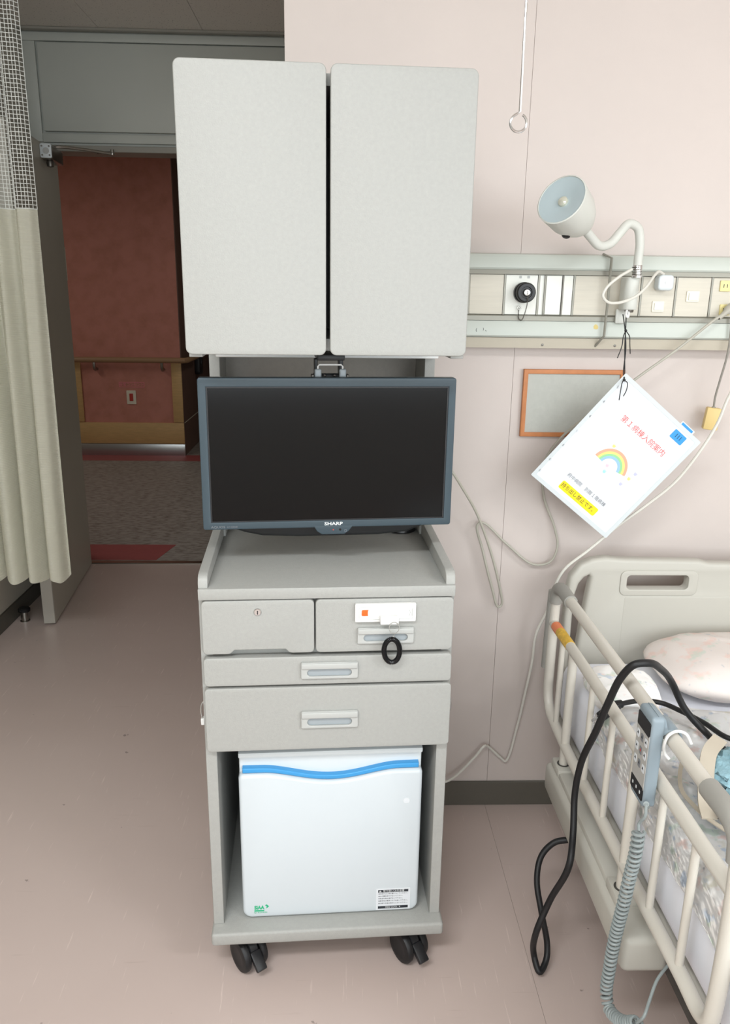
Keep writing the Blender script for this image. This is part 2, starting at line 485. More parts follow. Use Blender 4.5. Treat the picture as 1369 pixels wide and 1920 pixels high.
# entrance wall: panel over the door with a raised border, door head and jambs
we = thing('wall_entrance', None, None, (0, YF, 0), kind='structure')
box('lintel_wall', (XL, YF, 2.055), (XE, YF + 0.1, ZC), 'panel_grey', we)
box('lintel_panel', (-1.385, YF - 0.022, 2.135), (-0.18, YF, 2.505), 'panel_grey', we, 0.006, 2)
box('panel_border', (XL, YF - 0.016, 2.51), (XE, YF, ZC - 0.012), 'panel_grey', we, 0.004)
box('panel_border', (XL, YF - 0.016, 2.09), (-1.395, YF, 2.51), 'panel_grey', we, 0.004)
box('panel_border', (-1.395, YF - 0.016, 2.088), (XE, YF, 2.128), 'panel_grey', we, 0.004)
box('side_wall', (-0.34, YF, 0), (XE, YF + 0.1, 2.055), 'panel_grey', we)
box('side_wall', (XL, YF + 0.012, 0), (-1.425, YF + 0.1, 2.055), 'panel_grey', we)
fr = thing('trim_2', None, None, (0, YF, 0), kind='structure')
box('door_head', (-1.425, YF - 0.03, 2.048), (-0.335, YF + 0.11, 2.075), 'frame_paint', fr, 0.002, 1)
box('door_jamb', (-1.425, YF - 0.012, 0), (-1.383, YF + 0.11, 2.048), 'frame_paint', fr, 0.002, 1)
box('door_jamb', (-0.36, YF - 0.012, 0), (-0.332, YF + 0.11, 2.048), 'frame_paint', fr, 0.002, 1)
box('strike_plate', (-1.384, YF + 0.06, 1.47), (-1.376, YF + 0.105, 1.63), 'switch_cream', fr, 0.001, 1)
struct(box('trim_3', (-1.383, YF - 0.01, -0.002), (-0.36, YF + 0.03, 0.006), 'steel', None, 0.002, 1))

# door leaf, swung open into the room
dr = thing('door_1', None, None, (0, 0, 0), 'leaf', kind='structure')
leaf = box('leaf', (0.006, -0.05, 0.008), (0.80, 0.0, 2.04), 'door_paint', dr, 0.002, 1)
box('edge_strip', (0.80, -0.049, 0.01), (0.803, -0.001, 2.038), 'door_edge', dr, 0.001, 1)
box('flush_pull', (0.50, -0.001, 0.935), (0.60, 0.004, 0.962), 'black_plastic', dr, 0.002)
cb = box('closer_body', (0.10, 0.0, 1.972), (0.31, 0.048, 2.03), 'steel', dr, 0.006, 3)
plate('closer_end_cap', rrect(0.001, 1.973, 0.049, 2.031, 0.007), lambda a, b, c: (0.316 + c, a, b), 0.012, 'cool_white', dr, 0.002)
for yy, zz in ((0.01, 1.984), (0.01, 2.02), (0.04, 1.984), (0.04, 2.02)):
    lathe('screw', [(0.0, 0.002), (0.004, 0.0015), (0.0042, 0)], (0.3215, yy, zz), (1, 0, 0), 'steel_dark', cb, 10)
lathe('closer_disc', [(0.0, 0.002), (0.013, 0.002), (0.0135, 0)], (0.3215, 0.026, 2.002), (1, 0, 0), 'grey_plastic', cb, 16)
lathe('closer_knob', [(0, -0.03), (0.014, -0.027), (0.017, -0.012), (0.012, 0)], (0.26, 0.026, 1.973), (0, 0, 1), 'steel_dark', dr, 14)
tube('closer_arm', [(0.2, 0.03, 2.034), (0.2, 0.05, 2.038), (0.155, 0.16, 2.037), (0.11, 0.27, 2.03)], 0.007, 'steel', dr, 8, 3)
lathe('arm_pivot', [(0, 0.025), (0.008, 0.024), (0.009, 0.01), (0.011, 0.008), (0.011, 0), (0, 0)], (0.11, 0.27, 2.025), (0, 0, 1), 'steel', dr, 12)
tube('closer_arm', [(0.11, 0.27, 2.036), (0.03, 0.19, 2.046)], 0.006, 'steel_dark', dr, 8, 3, spline=False)

# corridor beyond
fc = thing('floor_corridor', None, None, (-1.5, 5.5, 0), kind='structure')
box('corridor_vinyl', (-4.5, YF + 0.03, -0.03), (1.0, 9.5, 0.0), 'corridor_floor', fc)
plate('red_border', [(-1.9, 4.075), (-1.01, 4.075), (-0.985, 4.20), (-0.955, 4.345), (-1.9, 4.345)], flat(0.0, 0.0012), 0.0012, 'red_vinyl', fc)
box('red_border', (-4.4, 6.69, 0.0), (-1.0, 6.94, 0.0012), 'red_vinyl', fc)
wc = thing('wall_corridor', None, None, (-2.5, 6.94, 0), kind='structure')
box('corridor_wall', (-4.5, 6.94, 0), (-1.403, 9.4, 2.6), 'corridor_pink', wc)
box('wall_end_cladding', (-1.403, 6.941, 0.0), (-1.395, 9.4, 2.6), 'dark_wood', wc)
box('timber_dado', (-4.5, 6.925, 0.107), (-1.396, 6.94, 0.295), 'oak', wc, 0.003)
box('timber_post', (-1.485, 6.925, 0.3), (-1.396, 6.94, 0.82), 'oak', wc, 0.003)
box('timber_post', (-2.37, 6.925, 0.3), (-2.27, 6.94, 0.82), 'oak', wc, 0.003)
box('kick_plate', (-4.5, 6.92, 0.0), (-1.394, 6.94, 0.104), 'steel_kick', wc, 0.002)
box('end_trim_line', (-1.395, 6.95, 0.29), (-1.393, 9.4, 0.296), 'switch_cream', wc)
struct(box('wall_far', (-1.395, 9.3, 0), (1.0, 9.4, 2.6), 'dark_wood'))
struct(box('wall_passage', (0.9, YF + 0.1, 0), (1.0, 9.3, 2.6), 'wall_beige'))
struct(box('ceiling_corridor', (-4.5, YF + 0.1, 2.56), (1.0, 9.4, 2.62), 'wall_beige'))
struct(box('wall_corridor_end', (-4.6, YF + 0.1, 0), (-4.5, 6.94, 2.6), 'wall_beige'))
cw = thing('wall_corridor_near', None, None, (-3, YF + 0.1, 0), kind='structure')
box('near_wall', (-4.5, YF + 0.1, 0), (-1.46, YF + 0.16, 2.6), 'wall_beige', cw)
box('near_wall', (XE, YF + 0.1, 0), (0.9, YF + 0.16, 2.6), 'wall_beige', cw)

hr = thing('handrail', 'brown wooden corridor handrail on small metal brackets along the pink wall', 'handrail', (-1.9, 6.87, 0.84))
tube('rail_bar', [(-4.3, 6.865, 0.845), (-1.45, 6.865, 0.85), (-1.355, 6.87, 0.85), (-1.335, 6.90, 0.85), (-1.335, 7.4, 0.85)], 0.024, 'handrail_brown', hr, 12, 4, spline=False)
for x in (-2.13, -1.55, -2.75, -3.4):
    bk = tube('bracket', [(x, 6.94, 0.765), (x, 6.885, 0.765), (x, 6.868, 0.785), (x, 6.866, 0.828)], 0.013, 'steel', hr, 8, 4)
lathe('end_cap', [(0, 0.004), (0.022, 0.003), (0.024, 0)], (-1.335, 7.4, 0.85), (0, 1, 0), 'white_plastic', hr, 14)
ot = thing('corridor_outlet', 'cream wall outlet plate with red socket insert under the handrail', 'outlet', (-1.846, 6.937, 0.458))
plate('cover_plate', rrect(-1.888, 0.458, -1.806, 0.58, 0.006), front(6.932, 0.008), 0.008, 'switch_cream', ot, 0.002)
plate('socket', rrect(-1.863, 0.487, -1.831, 0.553, 0.003), front(6.929, 0.004), 0.004, 'orange', ot, 0.001)
MATS['orange_red'] = mat('orange_red', S(190, 62, 52), 0.5)
for ch in ot.children:
    if ch.name.startswith('socket'): ch.data.materials[0] = MATS['orange_red']
sg = thing('outlet_sign', 'small pink-lettered sign strip on the pink corridor wall above the outlet', 'sign', (-1.84, 6.938, 0.607))
plate('sign_border', [rrect(-1.95, 0.607, -1.728, 0.652, 0.004), rrect(-1.946, 0.611, -1.732, 0.648, 0.002)], front(6.9375, 0.002), 0.002, 'print_pink', sg)
text('lettering', '非常コンセント', 0.031, (-1.839, 6.9385, 0.629), 'print_pink', sg)
dp = thing('wall_holder', 'dark bracket-like holder hanging on the dark cladding past the handrail', 'holder', (-1.36, 7.62, 0.66))
plate('back_plate', [rrect(7.55, 0.66, 7.72, 0.93, 0.03), rrect(7.60, 0.75, 7.67, 0.83, 0.01)], side(-1.393, 0.05), 0.05, 'black_plastic', dp, 0.006)

# door stop on the floor
ds = thing('door_stop', 'short steel floor door stop with black rubber cap beside the door leaf', 'door stop', (-1.402, 3.25, 0))
lathe('post', [(0, 0), (0.021, 0), (0.021, 0.004), (0.016, 0.006), (0.016, 0.045)], (-1.402, 3.25, 0), (0, 0, 1), 'steel', ds, 18)
lathe('rubber_cap', [(0.016, 0.045), (0.025, 0.047), (0.026, 0.058), (0.02, 0.064), (0, 0.065)], (-1.402, 3.25, 0), (0, 0, 1), 'black_rubber', ds, 18)
# cord and neck courses, in metres
BLACK = [(1.05, 1.10, 0.606),(0.90, 1.19, 0.606),(0.80, 1.232, 0.608),(0.728, 1.249, 0.612),(0.711, 1.321, 0.615),(0.678, 1.341, 0.65),(0.645, 1.342, 0.708),(0.59, 1.276, 0.77),(0.535, 1.21, 0.816),(0.51, 1.206, 0.815),(0.497, 1.225, 0.781),(0.492, 1.26, 0.709),(0.49, 1.298, 0.63),(0.488, 1.355, 0.523),(0.486, 1.368, 0.439),(0.478, 1.333, 0.376),(0.462, 1.291, 0.334),(0.445, 1.341, 0.198),(0.42, 1.333, 0.124),(0.427, 1.356, 0.045),(0.436, 1.335, 0.02),(0.455, 1.356, 0.03),(0.46, 1.374, 0.055),(0.448, 1.396, 0.12),(0.444, 1.436, 0.17),(0.458, 1.464, 0.21),(0.487, 1.471, 0.24),(0.516, 1.467, 0.25),(0.572, 1.471, 0.25)]
PLUGC = [(1.08, 1.33, 0.604),(0.94, 1.31, 0.604),(0.83, 1.29, 0.605),(0.756, 1.306, 0.607),(0.733, 1.367, 0.605),(0.708, 1.409, 0.605),(0.678, 1.446, 0.605),(0.635, 1.453, 0.606),(0.579, 1.431, 0.61)]
GREY = [(0.914, 1.868, 1.398),(0.878, 1.855, 1.378),(0.8, 1.86, 1.309),(0.715, 1.87, 1.24),(0.608, 1.895, 1.142),(0.547, 1.918, 1.073),(0.519, 1.925, 1.014),(0.525, 1.925, 0.93),(0.559, 1.92, 0.845),(0.57, 1.92, 0.794),(0.555, 1.92, 0.753),(0.51, 1.92, 0.745),(0.436, 1.92, 0.801),(0.369, 1.918, 0.86),(0.355, 1.915, 0.853),(0.371, 1.91, 0.789),(0.401, 1.91, 0.686),(0.422, 1.91, 0.628),(0.431, 1.91, 0.636),(0.423, 1.905, 0.68),(0.394, 1.9, 0.778),(0.347, 1.88, 0.892),(0.305, 1.85, 0.962),(0.262, 1.835, 1.025),(0.225, 1.872, 1.06),(0.15, 1.884, 1.07)]
WHITE = [(1.05, 1.874, 1.43),(1.048, 1.85, 1.415),(1.01, 1.825, 1.36),(0.955, 1.803, 1.285),(0.912, 1.8, 1.21),(0.891, 1.8, 1.14),(0.856, 1.8, 1.07),(0.811, 1.81, 0.995),(0.756, 1.82, 0.938),(0.692, 1.83, 0.88),(0.625, 1.83, 0.817),(0.566, 1.83, 0.763),(0.546, 1.84, 0.706),(0.542, 1.86, 0.646),(0.522, 1.885, 0.559),(0.522, 1.9, 0.474),(0.512, 1.91, 0.372),(0.5, 1.92, 0.267),(0.475, 1.925, 0.15),(0.459, 1.925, 0.162),(0.421, 1.92, 0.2),(0.408, 1.91, 0.208),(0.382, 1.905, 0.176),(0.315, 1.895, 0.111),(0.27, 1.89, 0.101),(0.17, 1.892, 0.09)]
GREYB = [(0.925, 1.872, 1.39),(0.928, 1.87, 1.353),(0.93, 1.875, 1.297),(0.925, 1.885, 1.232),(0.924, 1.895, 1.192),(0.926, 1.9, 1.163)]
LOOP = [(0.655, 1.815, 1.487),(0.621, 1.8, 1.469),(0.593, 1.79, 1.446),(0.585, 1.785, 1.428),(0.596, 1.78, 1.415),(0.62, 1.78, 1.414),(0.657, 1.785, 1.427),(0.686, 1.8, 1.449),(0.711, 1.825, 1.473),(0.731, 1.85, 1.484),(0.75, 1.868, 1.479)]
NECK = [(0.672, 1.822, 1.47),(0.669, 1.82, 1.505),(0.667, 1.815, 1.544),(0.657, 1.81, 1.574),(0.633, 1.8, 1.582),(0.612, 1.79, 1.563),(0.589, 1.78, 1.539),(0.561, 1.765, 1.533),(0.535, 1.75, 1.55),(0.52, 1.742, 1.563)]
HEAD = [(0.443, 1.665, 1.614),(0.519, 1.742, 1.564)]
ROD = [(0.609, 1.885, 1.522),(0.624, 1.866, 1.513),(0.624, 1.866, 1.423),(0.623, 1.866, 1.337),(0.61, 1.9, 1.306)]
COIL = [(0.488, 1.061, 0.591),(0.486, 1.058, 0.551),(0.484, 1.063, 0.505),(0.48, 1.067, 0.437),(0.478, 1.078, 0.36),(0.476, 1.081, 0.288),(0.476, 1.081, 0.24),(0.478, 1.067, 0.22),(0.482, 1.023, 0.242),(0.49, 0.983, 0.284)]
COILTOP = [(0.497, 1.066, 0.638),(0.494, 1.058, 0.622),(0.49, 1.068, 0.599),(0.488, 1.061, 0.591)]
COILEND = [(0.49, 0.983, 0.284),(0.495, 0.973, 0.309),(0.51, 0.992, 0.32),(0.53, 1.016, 0.335),(0.56, 1.04, 0.345)]
RING = [(0.528, 1.073, 0.716),(0.522, 1.077, 0.723),(0.516, 1.071, 0.745),(0.519, 1.067, 0.763),(0.534, 1.072, 0.767),(0.55, 1.073, 0.761),(0.553, 1.058, 0.752)]
HANDSTRAP = [(0.63, 1.046, 0.6),(0.614, 1.085, 0.6),(0.617, 1.101, 0.63),(0.62, 1.131, 0.66)]
# ------------------------------------------------------------------ bedside cabinet
cab = thing('bedside_cabinet', 'tall pale grey hospital bedside cabinet on black casters with drawers and cupboard doors', 'cabinet', (0, 0.2, 0), 'cab')
LM = 'laminate'
box('base_plate', (-0.2455, -0.012, 0.096), (0.2475, 0.485, 0.1262), LM, cab, 0.006, 3)
for s in (-1, 1):
    u0, u1 = sorted((s*0.243, s*0.221))
    box('side_panel', (u0, 0.0185, 0.1262), (u1, 0.48, 0.874), LM, cab, 0.001, 1)
box('carcass', (-0.2205, 0.024, 0.558), (0.2205, 0.455, 0.873), LM, cab)
box('niche_back', (-0.2205, 0.456, 0.1265), (0.2205, 0.468, 0.8735), LM, cab)
box('countertop', (-0.2415, 0.0, 0.874), (0.2415, 0.482, 0.8965), LM, cab, 0.002, 2)
for s in (-1, 1):
    t = 0.018; x0 = -0.2415 if s < 0 else 0.2415 - t
    ol = [(0.006, 0.8967), (0.325, 0.8967), (0.325, 0.930), (0.03, 0.9215), (0.018, 0.9195), (0.0105, 0.915), (0.007, 0.908)]
    plate('side_lip', ol, side(x0, t), t, LM, cab, 0.0015)
# column carrying the cupboard
for s in (-1, 1):
    u0, u1 = sorted((s*0.2410, s*0.2190))
    box('column_side', (u0, 0.3255, 0.8967), (u1, 0.48, 1.33), LM, cab, 0.001, 1)
box('column_back', (-0.2185, 0.455, 0.8967), (0.2185, 0.47, 1.33), 'laminate_top', cab)
strip = box('light_rail', (-0.2235, 0.292, 1.2955), (0.2425, 0.318, 1.318), 'white_light_rail', cab, 0.0015, 1)
# cupboard box
for s in (-1, 1):
    u0, u1 = sorted((s*0.2395, s*0.2165))
    box('cupboard_side', (u0, 0.0215, 1.3165), (u1, 0.48, 1.766), LM, cab, 0.001, 1)
box('cupboard_floor', (-0.216, 0.03, 1.3305), (0.216, 0.46, 1.3485), LM, cab)
box('cupboard_top', (-0.216, 0.03, 1.747), (0.216, 0.46, 1.765), LM, cab)
box('cupboard_back', (-0.216, 0.462, 1.3305), (0.216, 0.475, 1.765), LM, cab)
plate('cupboard_door', rrect(-0.2418, 1.3225, -0.0042, 1.7728, 0.011), front(0.0, 0.02), 0.02, LM, cab, 0.0022)
plate('cupboard_door', rrect(0.0026, 1.3225, 0.2392, 1.7728, 0.011), front(0.0, 0.02), 0.02, LM, cab, 0.0022)

# drawers
def handle(parent, u0, z0, u1, z1):
    hh = z1 - z0
    pill = rrect(u0 + 0.012, z0 + hh*0.15, u1 - 0.012, z0 + hh*0.58, hh*0.21, 6)
    h = plate('handle', [rrect(u0, z0, u1, z1, 0.003, 3), pill], front(-0.0055, 0.0056), 0.0056, 'grey_plastic', parent, 0.0012)
    plate('finger_slot', pill, front(-0.0006, 0.0006), 0.0006, 'slot_grey', h)
    box('pull_lip', (u0 + 0.0005, -0.0088, z0 + hh*0.63), (u1 - 0.0005, -0.0050, z1 - 0.0008), 'grey_plastic', h, 0.0018, 3)
    return h
def corner_loop(u0, z0, u1, z1, r):
    return rrect(u0, z0, u1, z1, r)
# left top drawer with the finger notch in its lower edge
u0, z0, u1, z1, r = -0.2365, 0.7640, -0.0268, 0.8720, 0.009
full = rrect(u0, z0, u1, z1, r)
notch = [(-0.1905, z0), (-0.185, z0 + 0.0012), (-0.1775, z0 + 0.0085), (-0.0815, z0 + 0.0085), (-0.074, z0 + 0.0012), (-0.0685, z0)]
lp = notch + full[0:]          # the loop starts at the lower right corner, runs counter-clockwise to the lower left
d1 = plate('drawer', lp, front(0.0, 0.018), 0.018, LM, cab, 0.0018)
lk = lathe('lock', [(0, 0.0025), (0.0058, 0.0025), (0.0075, 0.001), (0.0078, 0)], (-0.1325, 0.0, 0.8495), (0, -1, 0), 'chrome', d1, 20)
box('keyhole', (-0.1335, -0.0030, 0.8455), (-0.1315, -0.0024, 0.8530), 'black_plastic', d1)
d2 = plate('drawer', rrect(-0.0238, 0.7640, 0.2393, 0.8720, 0.009), front(0.0, 0.018), 0.018, LM, cab, 0.0018)
handle(d2, 0.0552, 0.7818, 0.1635, 0.8146)
cu_ = plate('card_lock', rrect(0.0500, 0.8280, 0.1657, 0.8650, 0.0025), front(-0.009, 0.009), 0.009, 'white_plastic', d2, 0.0015)
plate('recess_line', [rrect(0.0575, 0.8335, 0.1595, 0.8595, 0.004), rrect(0.0580, 0.8340, 0.1590, 0.8590, 0.0037)], front(-0.0093, 0.0005), 0.0005, 'grey_plastic', cu_)
plate('orange_mark', [(0.0635, 0.8415), (0.0745, 0.8415), (0.0740, 0.8445), (0.0740, 0.8505), (0.0752, 0.8535), (0.0640, 0.8535), (0.0625, 0.8520), (0.0622, 0.8430)], front(-0.0098, 0.001), 0.001, 'orange', cu_, 0.0002)
tube('bracket_mark', [(0.1525, -0.0092, 0.8400), (0.1545, -0.0092, 0.8465), (0.1525, -0.0092, 0.8530)], 0.0004, 'grey_plastic', cu_, 6, 4)
tube('bracket_mark', [(0.1580, -0.0092, 0.8400), (0.1580, -0.0092, 0.8550)], 0.0004, 'grey_plastic', cu_, 6, 4, spline=False)
d3 = plate('drawer', rrect(-0.2368, 0.6968, 0.2400, 0.7555, 0.008), front(0.0, 0.018), 0.018, LM, cab, 0.0018)
handle(d3, -0.0525, 0.7105, 0.0570, 0.7448)
d4 = plate('drawer', rrect(-0.2375, 0.5545, 0.2418, 0.6912, 0.008), front(0.0, 0.018), 0.018, LM, cab, 0.0018)
handle(d4, -0.0530, 0.6035, 0.0582, 0.6398)

# chrome hooks on the flanks
for s in (-1, 1):
    hk = box('side_hook', (min(s*0.243, s*0.2462), 0.045, 0.592), (max(s*0.243, s*0.2462), 0.075, 0.640), 'chrome', cab, 0.001, 1)
    tube('hook_wire', [(s*0.2455, 0.06, 0.636), (s*0.2520, 0.056, 0.628), (s*0.2530, 0.052, 0.610), (s*0.2500, 0.050, 0.600)], 0.0018, 'chrome', hk, 8, 5)
box('hook_tip', (-0.2535, 0.045, 0.588), (-0.2465, 0.058, 0.602), 'white_plastic', cab, 0.001, 1)

# twin wheel casters
def caster(u, v, ang, brake):
    a = math.radians(ang); ax = Vector((math.cos(a), math.sin(a), 0)); fw = Vector((math.sin(a), -math.cos(a), 0))
    c0 = Vector((u, v, 0.0375))
    hood = bmesh.new()
    prof = [(0.0, -0.011), (0.028, -0.011), (0.0315, -0.008), (0.0315, 0.008), (0.028, 0.011), (0.0, 0.011)]
    lathe_bm(prof, c0 + Vector((0, 0, 0.006)) - fw*0.004, ax, 24, hood)
    h = obj('caster', bm2me(hood), 'black_plastic', cab, True)
    for s in (-1, 1):
        pr = [(0.0, 0.0), (0.034, 0.0), (0.0365, 0.002), (0.0372, 0.006), (0.0372, 0.011), (0.0345, 0.015), (0.024, 0.017), (0.022, 0.0165), (0.0, 0.0165)]
        lathe('wheel', pr, c0 + ax*(s*0.0125), ax*s, 'black_rubber', h, 28)
    lathe('stem', [(0.009, 0.0), (0.009, 0.012), (0.02, 0.014), (0.02, 0.0192), (0, 0.0192)], (u - fw.x*0.006, v - fw.y*0.006, 0.0765), (0, 0, 1), 'steel_dark', h, 16)
    if brake:
        bm = box_bm((-0.012, -0.020, -0.006), (0.012, 0.022, 0.006), 0.003, 2)
        R_ = Matrix(((ax.x, -fw.x, 0), (ax.y, -fw.y, 0), (0, 0, 1))).to_4x4()
        bm.transform(Matrix.Translation(c0 + fw*0.040 + Vector((0, 0, 0.002))) @ R_ @ Matrix.Rotation(math.radians(38), 4, 'X'))
        obj('brake_lever', bm2me(bm), 'black_plastic', h, True)
caster(-0.172, 0.034, 34, True); caster(0.181, 0.034, 30, True)
caster(-0.172, 0.40, 40, False); caster(0.184, 0.40, -20, False)

# ------------------------------------------------------------------ fridge in the niche
fz = thing('small_fridge', 'small white refrigerator with wavy blue handle strip inside the cabinet niche', 'refrigerator', (0.007, 0.2, 0.1264), 'cab')
FU0, FU1, FB, FT = -0.1815, 0.1965, 0.1285, 0.5275
box('body', (FU0 + 0.004, 0.070, 0.134), (FU1 - 0.004, 0.44, FT - 0.004), 'white_enamel', fz, 0.006, 3)
for u in (FU0 + 0.04, FU1 - 0.04):
    for v in (0.1, 0.40): lathe('foot', [(0, 0), (0.012, 0), (0.012, 0.008), (0, 0.008)], (u, v, 0.1264), (0, 0, 1), 'black_rubber', fz, 14)
def wave(u):
    t = (u - FU0)/(FU1 - FU0)
    if t < 0.14 or t > 0.86: return 0.0
    k = (t - 0.14)/0.72
    return -0.0205*math.sin(math.pi*k)**1.6
nW = 40
us = [FU0 + 0.008 + (FU1 - FU0 - 0.016)*k/nW for k in range(nW+1)]
ztop = 0.4815
dl = []
rb = 0.020
for cx, a0 in ((FU0 + rb, 180), (FU1 - rb, 270)):
    for k in range(7):
        a = math.radians(a0 + 90*k/6); dl.append((cx + rb*math.cos(a), FB + rb + rb*math.sin(a)))
dl += [(FU1, ztop - 0.008), (FU1 - 0.003, ztop - 0.002)] + [(u, ztop + wave(u)) for u in reversed(us)] + [(FU0 + 0.003, ztop - 0.002), (FU0, ztop - 0.008)]
door = plate('door', dl, front(0.026, 0.040), 0.040, 'white_enamel', fz, 0.008)
# head panel above the door, with a sloping top lip
plate('head_panel', rrect(FU0 + 0.001, 0.455, FU1 - 0.001, FT - 0.008, 0.006), front(0.044, 0.024), 0.024, 'cool_white', fz, 0.003)
box('top_lip', (FU0, 0.034, FT - 0.012), (FU1, 0.10, FT), 'cool_white', fz, 0.003, 2)
bl = [(u, ztop + wave(u) + 0.0015) for u in us] + [(u, ztop + wave(u) + 0.0125 - 0.0015*math.sin(math.pi*(u-FU0)/(FU1-FU0))) for u in reversed(us)]
plate('handle_strip', bl, front(0.031, 0.016), 0.016, 'blue_trim', fz, 0.002)
plate('knob_mark', [rrect(0.1570, 0.4020, 0.1720, 0.4155, 0.0060), rrect(0.1580, 0.4030, 0.1710, 0.4145, 0.0052)], front(0.0253, 0.0012), 0.0012, 'cool_white', door, 0.0004)
plate('knob_face', rrect(0.1580, 0.4030, 0.1710, 0.4145, 0.0052), front(0.0256, 0.0006), 0.0006, 'label_grey', door)
# hygiene logo
lv = 0.0257
text('logo_lettering', 'SIAA', 0.0125, (-0.1465, lv, 0.1560), 'print_green', door, bold=0.0006, squeeze=0.8)
box('logo_bar', (-0.1570, lv, 0.1465), (-0.1360, lv + 0.0004, 0.1498), 'print_green', door)
plate('logo_arrow', [(-0.1340, 0.1615), (-0.1305, 0.1640), (-0.1255, 0.1585), (-0.1310, 0.1535), (-0.1318, 0.1550), (-0.1300, 0.1580), (-0.1322, 0.1600)], front(lv, 0.0004), 0.0004, 'print_green', door)
text('logo_caption', 'for KOHKIN', 0.0052, (-0.1435, lv, 0.1435), 'print_green', door)
# caution label
lab = plate('caution_label', rrect(0.1045, 0.1355, 0.1790, 0.1905, 0.0008, 2), front(0.0254, 0.0006), 0.0006, 'label_grey', door)
lw = 0.0252
box('label_band', (0.1090, lw, 0.1805), (0.1745, lw + 0.0002, 0.1868), 'print_black', lab)
text('label_heading', '取り扱い上の注意', 0.0058, (0.1430, lw - 0.0001, 0.1836), 'print_pale', lab)
plate('warning_mark', [(0.1105, 0.1814), (0.1165, 0.1814), (0.1135, 0.1862)], front(lw - 0.0002, 0.0002), 0.0002, 'print_pale', lab)
text('warning_sign', '!', 0.005, (0.1135, lw - 0.0003, 0.1836), 'print_black', lab)
for k, s_ in enumerate(('●本体の上に物を置かないでください。', '●水や薬品をかけないで下さい。', '●食品を詰め過ぎないで下さい。', '●異常時は電源プラグを抜いて下さい。', '●分解や改造は絶対にしないで下さい。')):
    text('label_line', s_, 0.0037, (0.1095, lw, 0.1768 - 0.0062*k), 'print_grey', lab, align='LEFT')
box('label_band', (0.1090, lw, 0.1385), (0.1745, lw + 0.0002, 0.1450), 'print_black', lab)
text('label_footer', 'MINI COOL  R', 0.0052, (0.1415, lw - 0.0001, 0.1417), 'print_pale', lab)

# ------------------------------------------------------------------ television
tv = thing('television', 'flat black screen television with slate grey bezel hung in front of the cabinet column', 'television', (0, 0, 0.975), 'tv')
W2, TZ0, TZ1 = 0.2425, 0.9835, 1.2740
bez = plate('bezel', [rrect(-W2, TZ0, W2, TZ1, 0.005), [(-W2 + 0.0150, TZ0 + 0.0138), (W2 - 0.0140, TZ0 + 0.0138), (W2 - 0.0140, TZ1 - 0.0165), (-W2 + 0.0150, TZ1 - 0.0165)]], front(0.0, 0.022), 0.022, 'tv_bezel', tv, 0.0015)
plate('screen_rim', [rrect(-W2 + 0.0145, TZ0 + 0.0132, W2 - 0.0135, TZ1 - 0.0160, 0.001, 2), [(-W2 + 0.0175, TZ0 + 0.0155), (W2 - 0.0165, TZ0 + 0.0155), (W2 - 0.0165, TZ1 - 0.0190), (-W2 + 0.0175, TZ1 - 0.0190)]], front(0.002, 0.004), 0.004, 'black_plastic', tv)
box('screen', (-W2 + 0.0150, 0.0038, TZ0 + 0.0138), (W2 - 0.0140, 0.010, TZ1 - 0.0165), 'tv_screen', tv)
ol = [(-0.215, TZ0 + 0.005), (-0.165, TZ0 - 0.014), (-0.13, TZ0 - 0.022), (-0.06, TZ0 - 0.0255), (0.10, TZ0 - 0.0255), (0.16, TZ0 - 0.0200), (0.205, TZ0 - 0.002), (0.20, TZ1 - 0.03), (-0.20, TZ1 - 0.03)]
plate('rear_housing', ol, front(0.0225, 0.045), 0.045, 'tv_dark', tv, 0.006)
pod = [(-0.030, TZ0 + 0.003), (-0.024, TZ0 - 0.008), (-0.014, TZ0 - 0.0145), (0.030, TZ0 - 0.0145), (0.039, TZ0 - 0.008), (0.047, TZ0 + 0.003)]
pd = plate('sensor_pod', pod, front(-0.0004, 0.018), 0.018, 'tv_bezel', tv, 0.0015)
lathe('indicator', [(0, 0.0006), (0.0013, 0.0004), (0.0014, 0)], (0.008, -0.0005, TZ0 - 0.0050), (0, -1, 0), 'orange_red', pd, 10)
lathe('ir_window', [(0, 0.0004), (0.0022, 0.0004), (0.0024, 0)], (0.0215, -0.0005, TZ0 - 0.0050), (0, -1, 0), 'black_gloss', pd, 12)
plate('power_mark', [rrect(0.030, TZ0 - 0.0095, 0.0345, TZ0 - 0.005, 0.0006, 2), rrect(0.0306, TZ0 - 0.0089, 0.0339, TZ0 - 0.0056, 0.0004, 2)], front(-0.0006, 0.0003), 0.0003, 'print_grey', pd)
text('brand_lettering', 'SHARP', 0.0088, (0.0085, -0.0003, TZ0 + 0.0072), 'print_pale', bez, squeeze=1.38, bold=0.0002)
text('series_lettering', 'AQUOS', 0.0060, (-W2 + 0.0145, -0.0003, TZ0 + 0.0050), 'print_grey', bez, align='LEFT', squeeze=1.3)
text('model_lettering', 'LC-22K40', 0.0042, (-W2 + 0.0450, -0.0003, TZ0 + 0.0050), 'print_grey', bez, align='LEFT', squeeze=1.15)
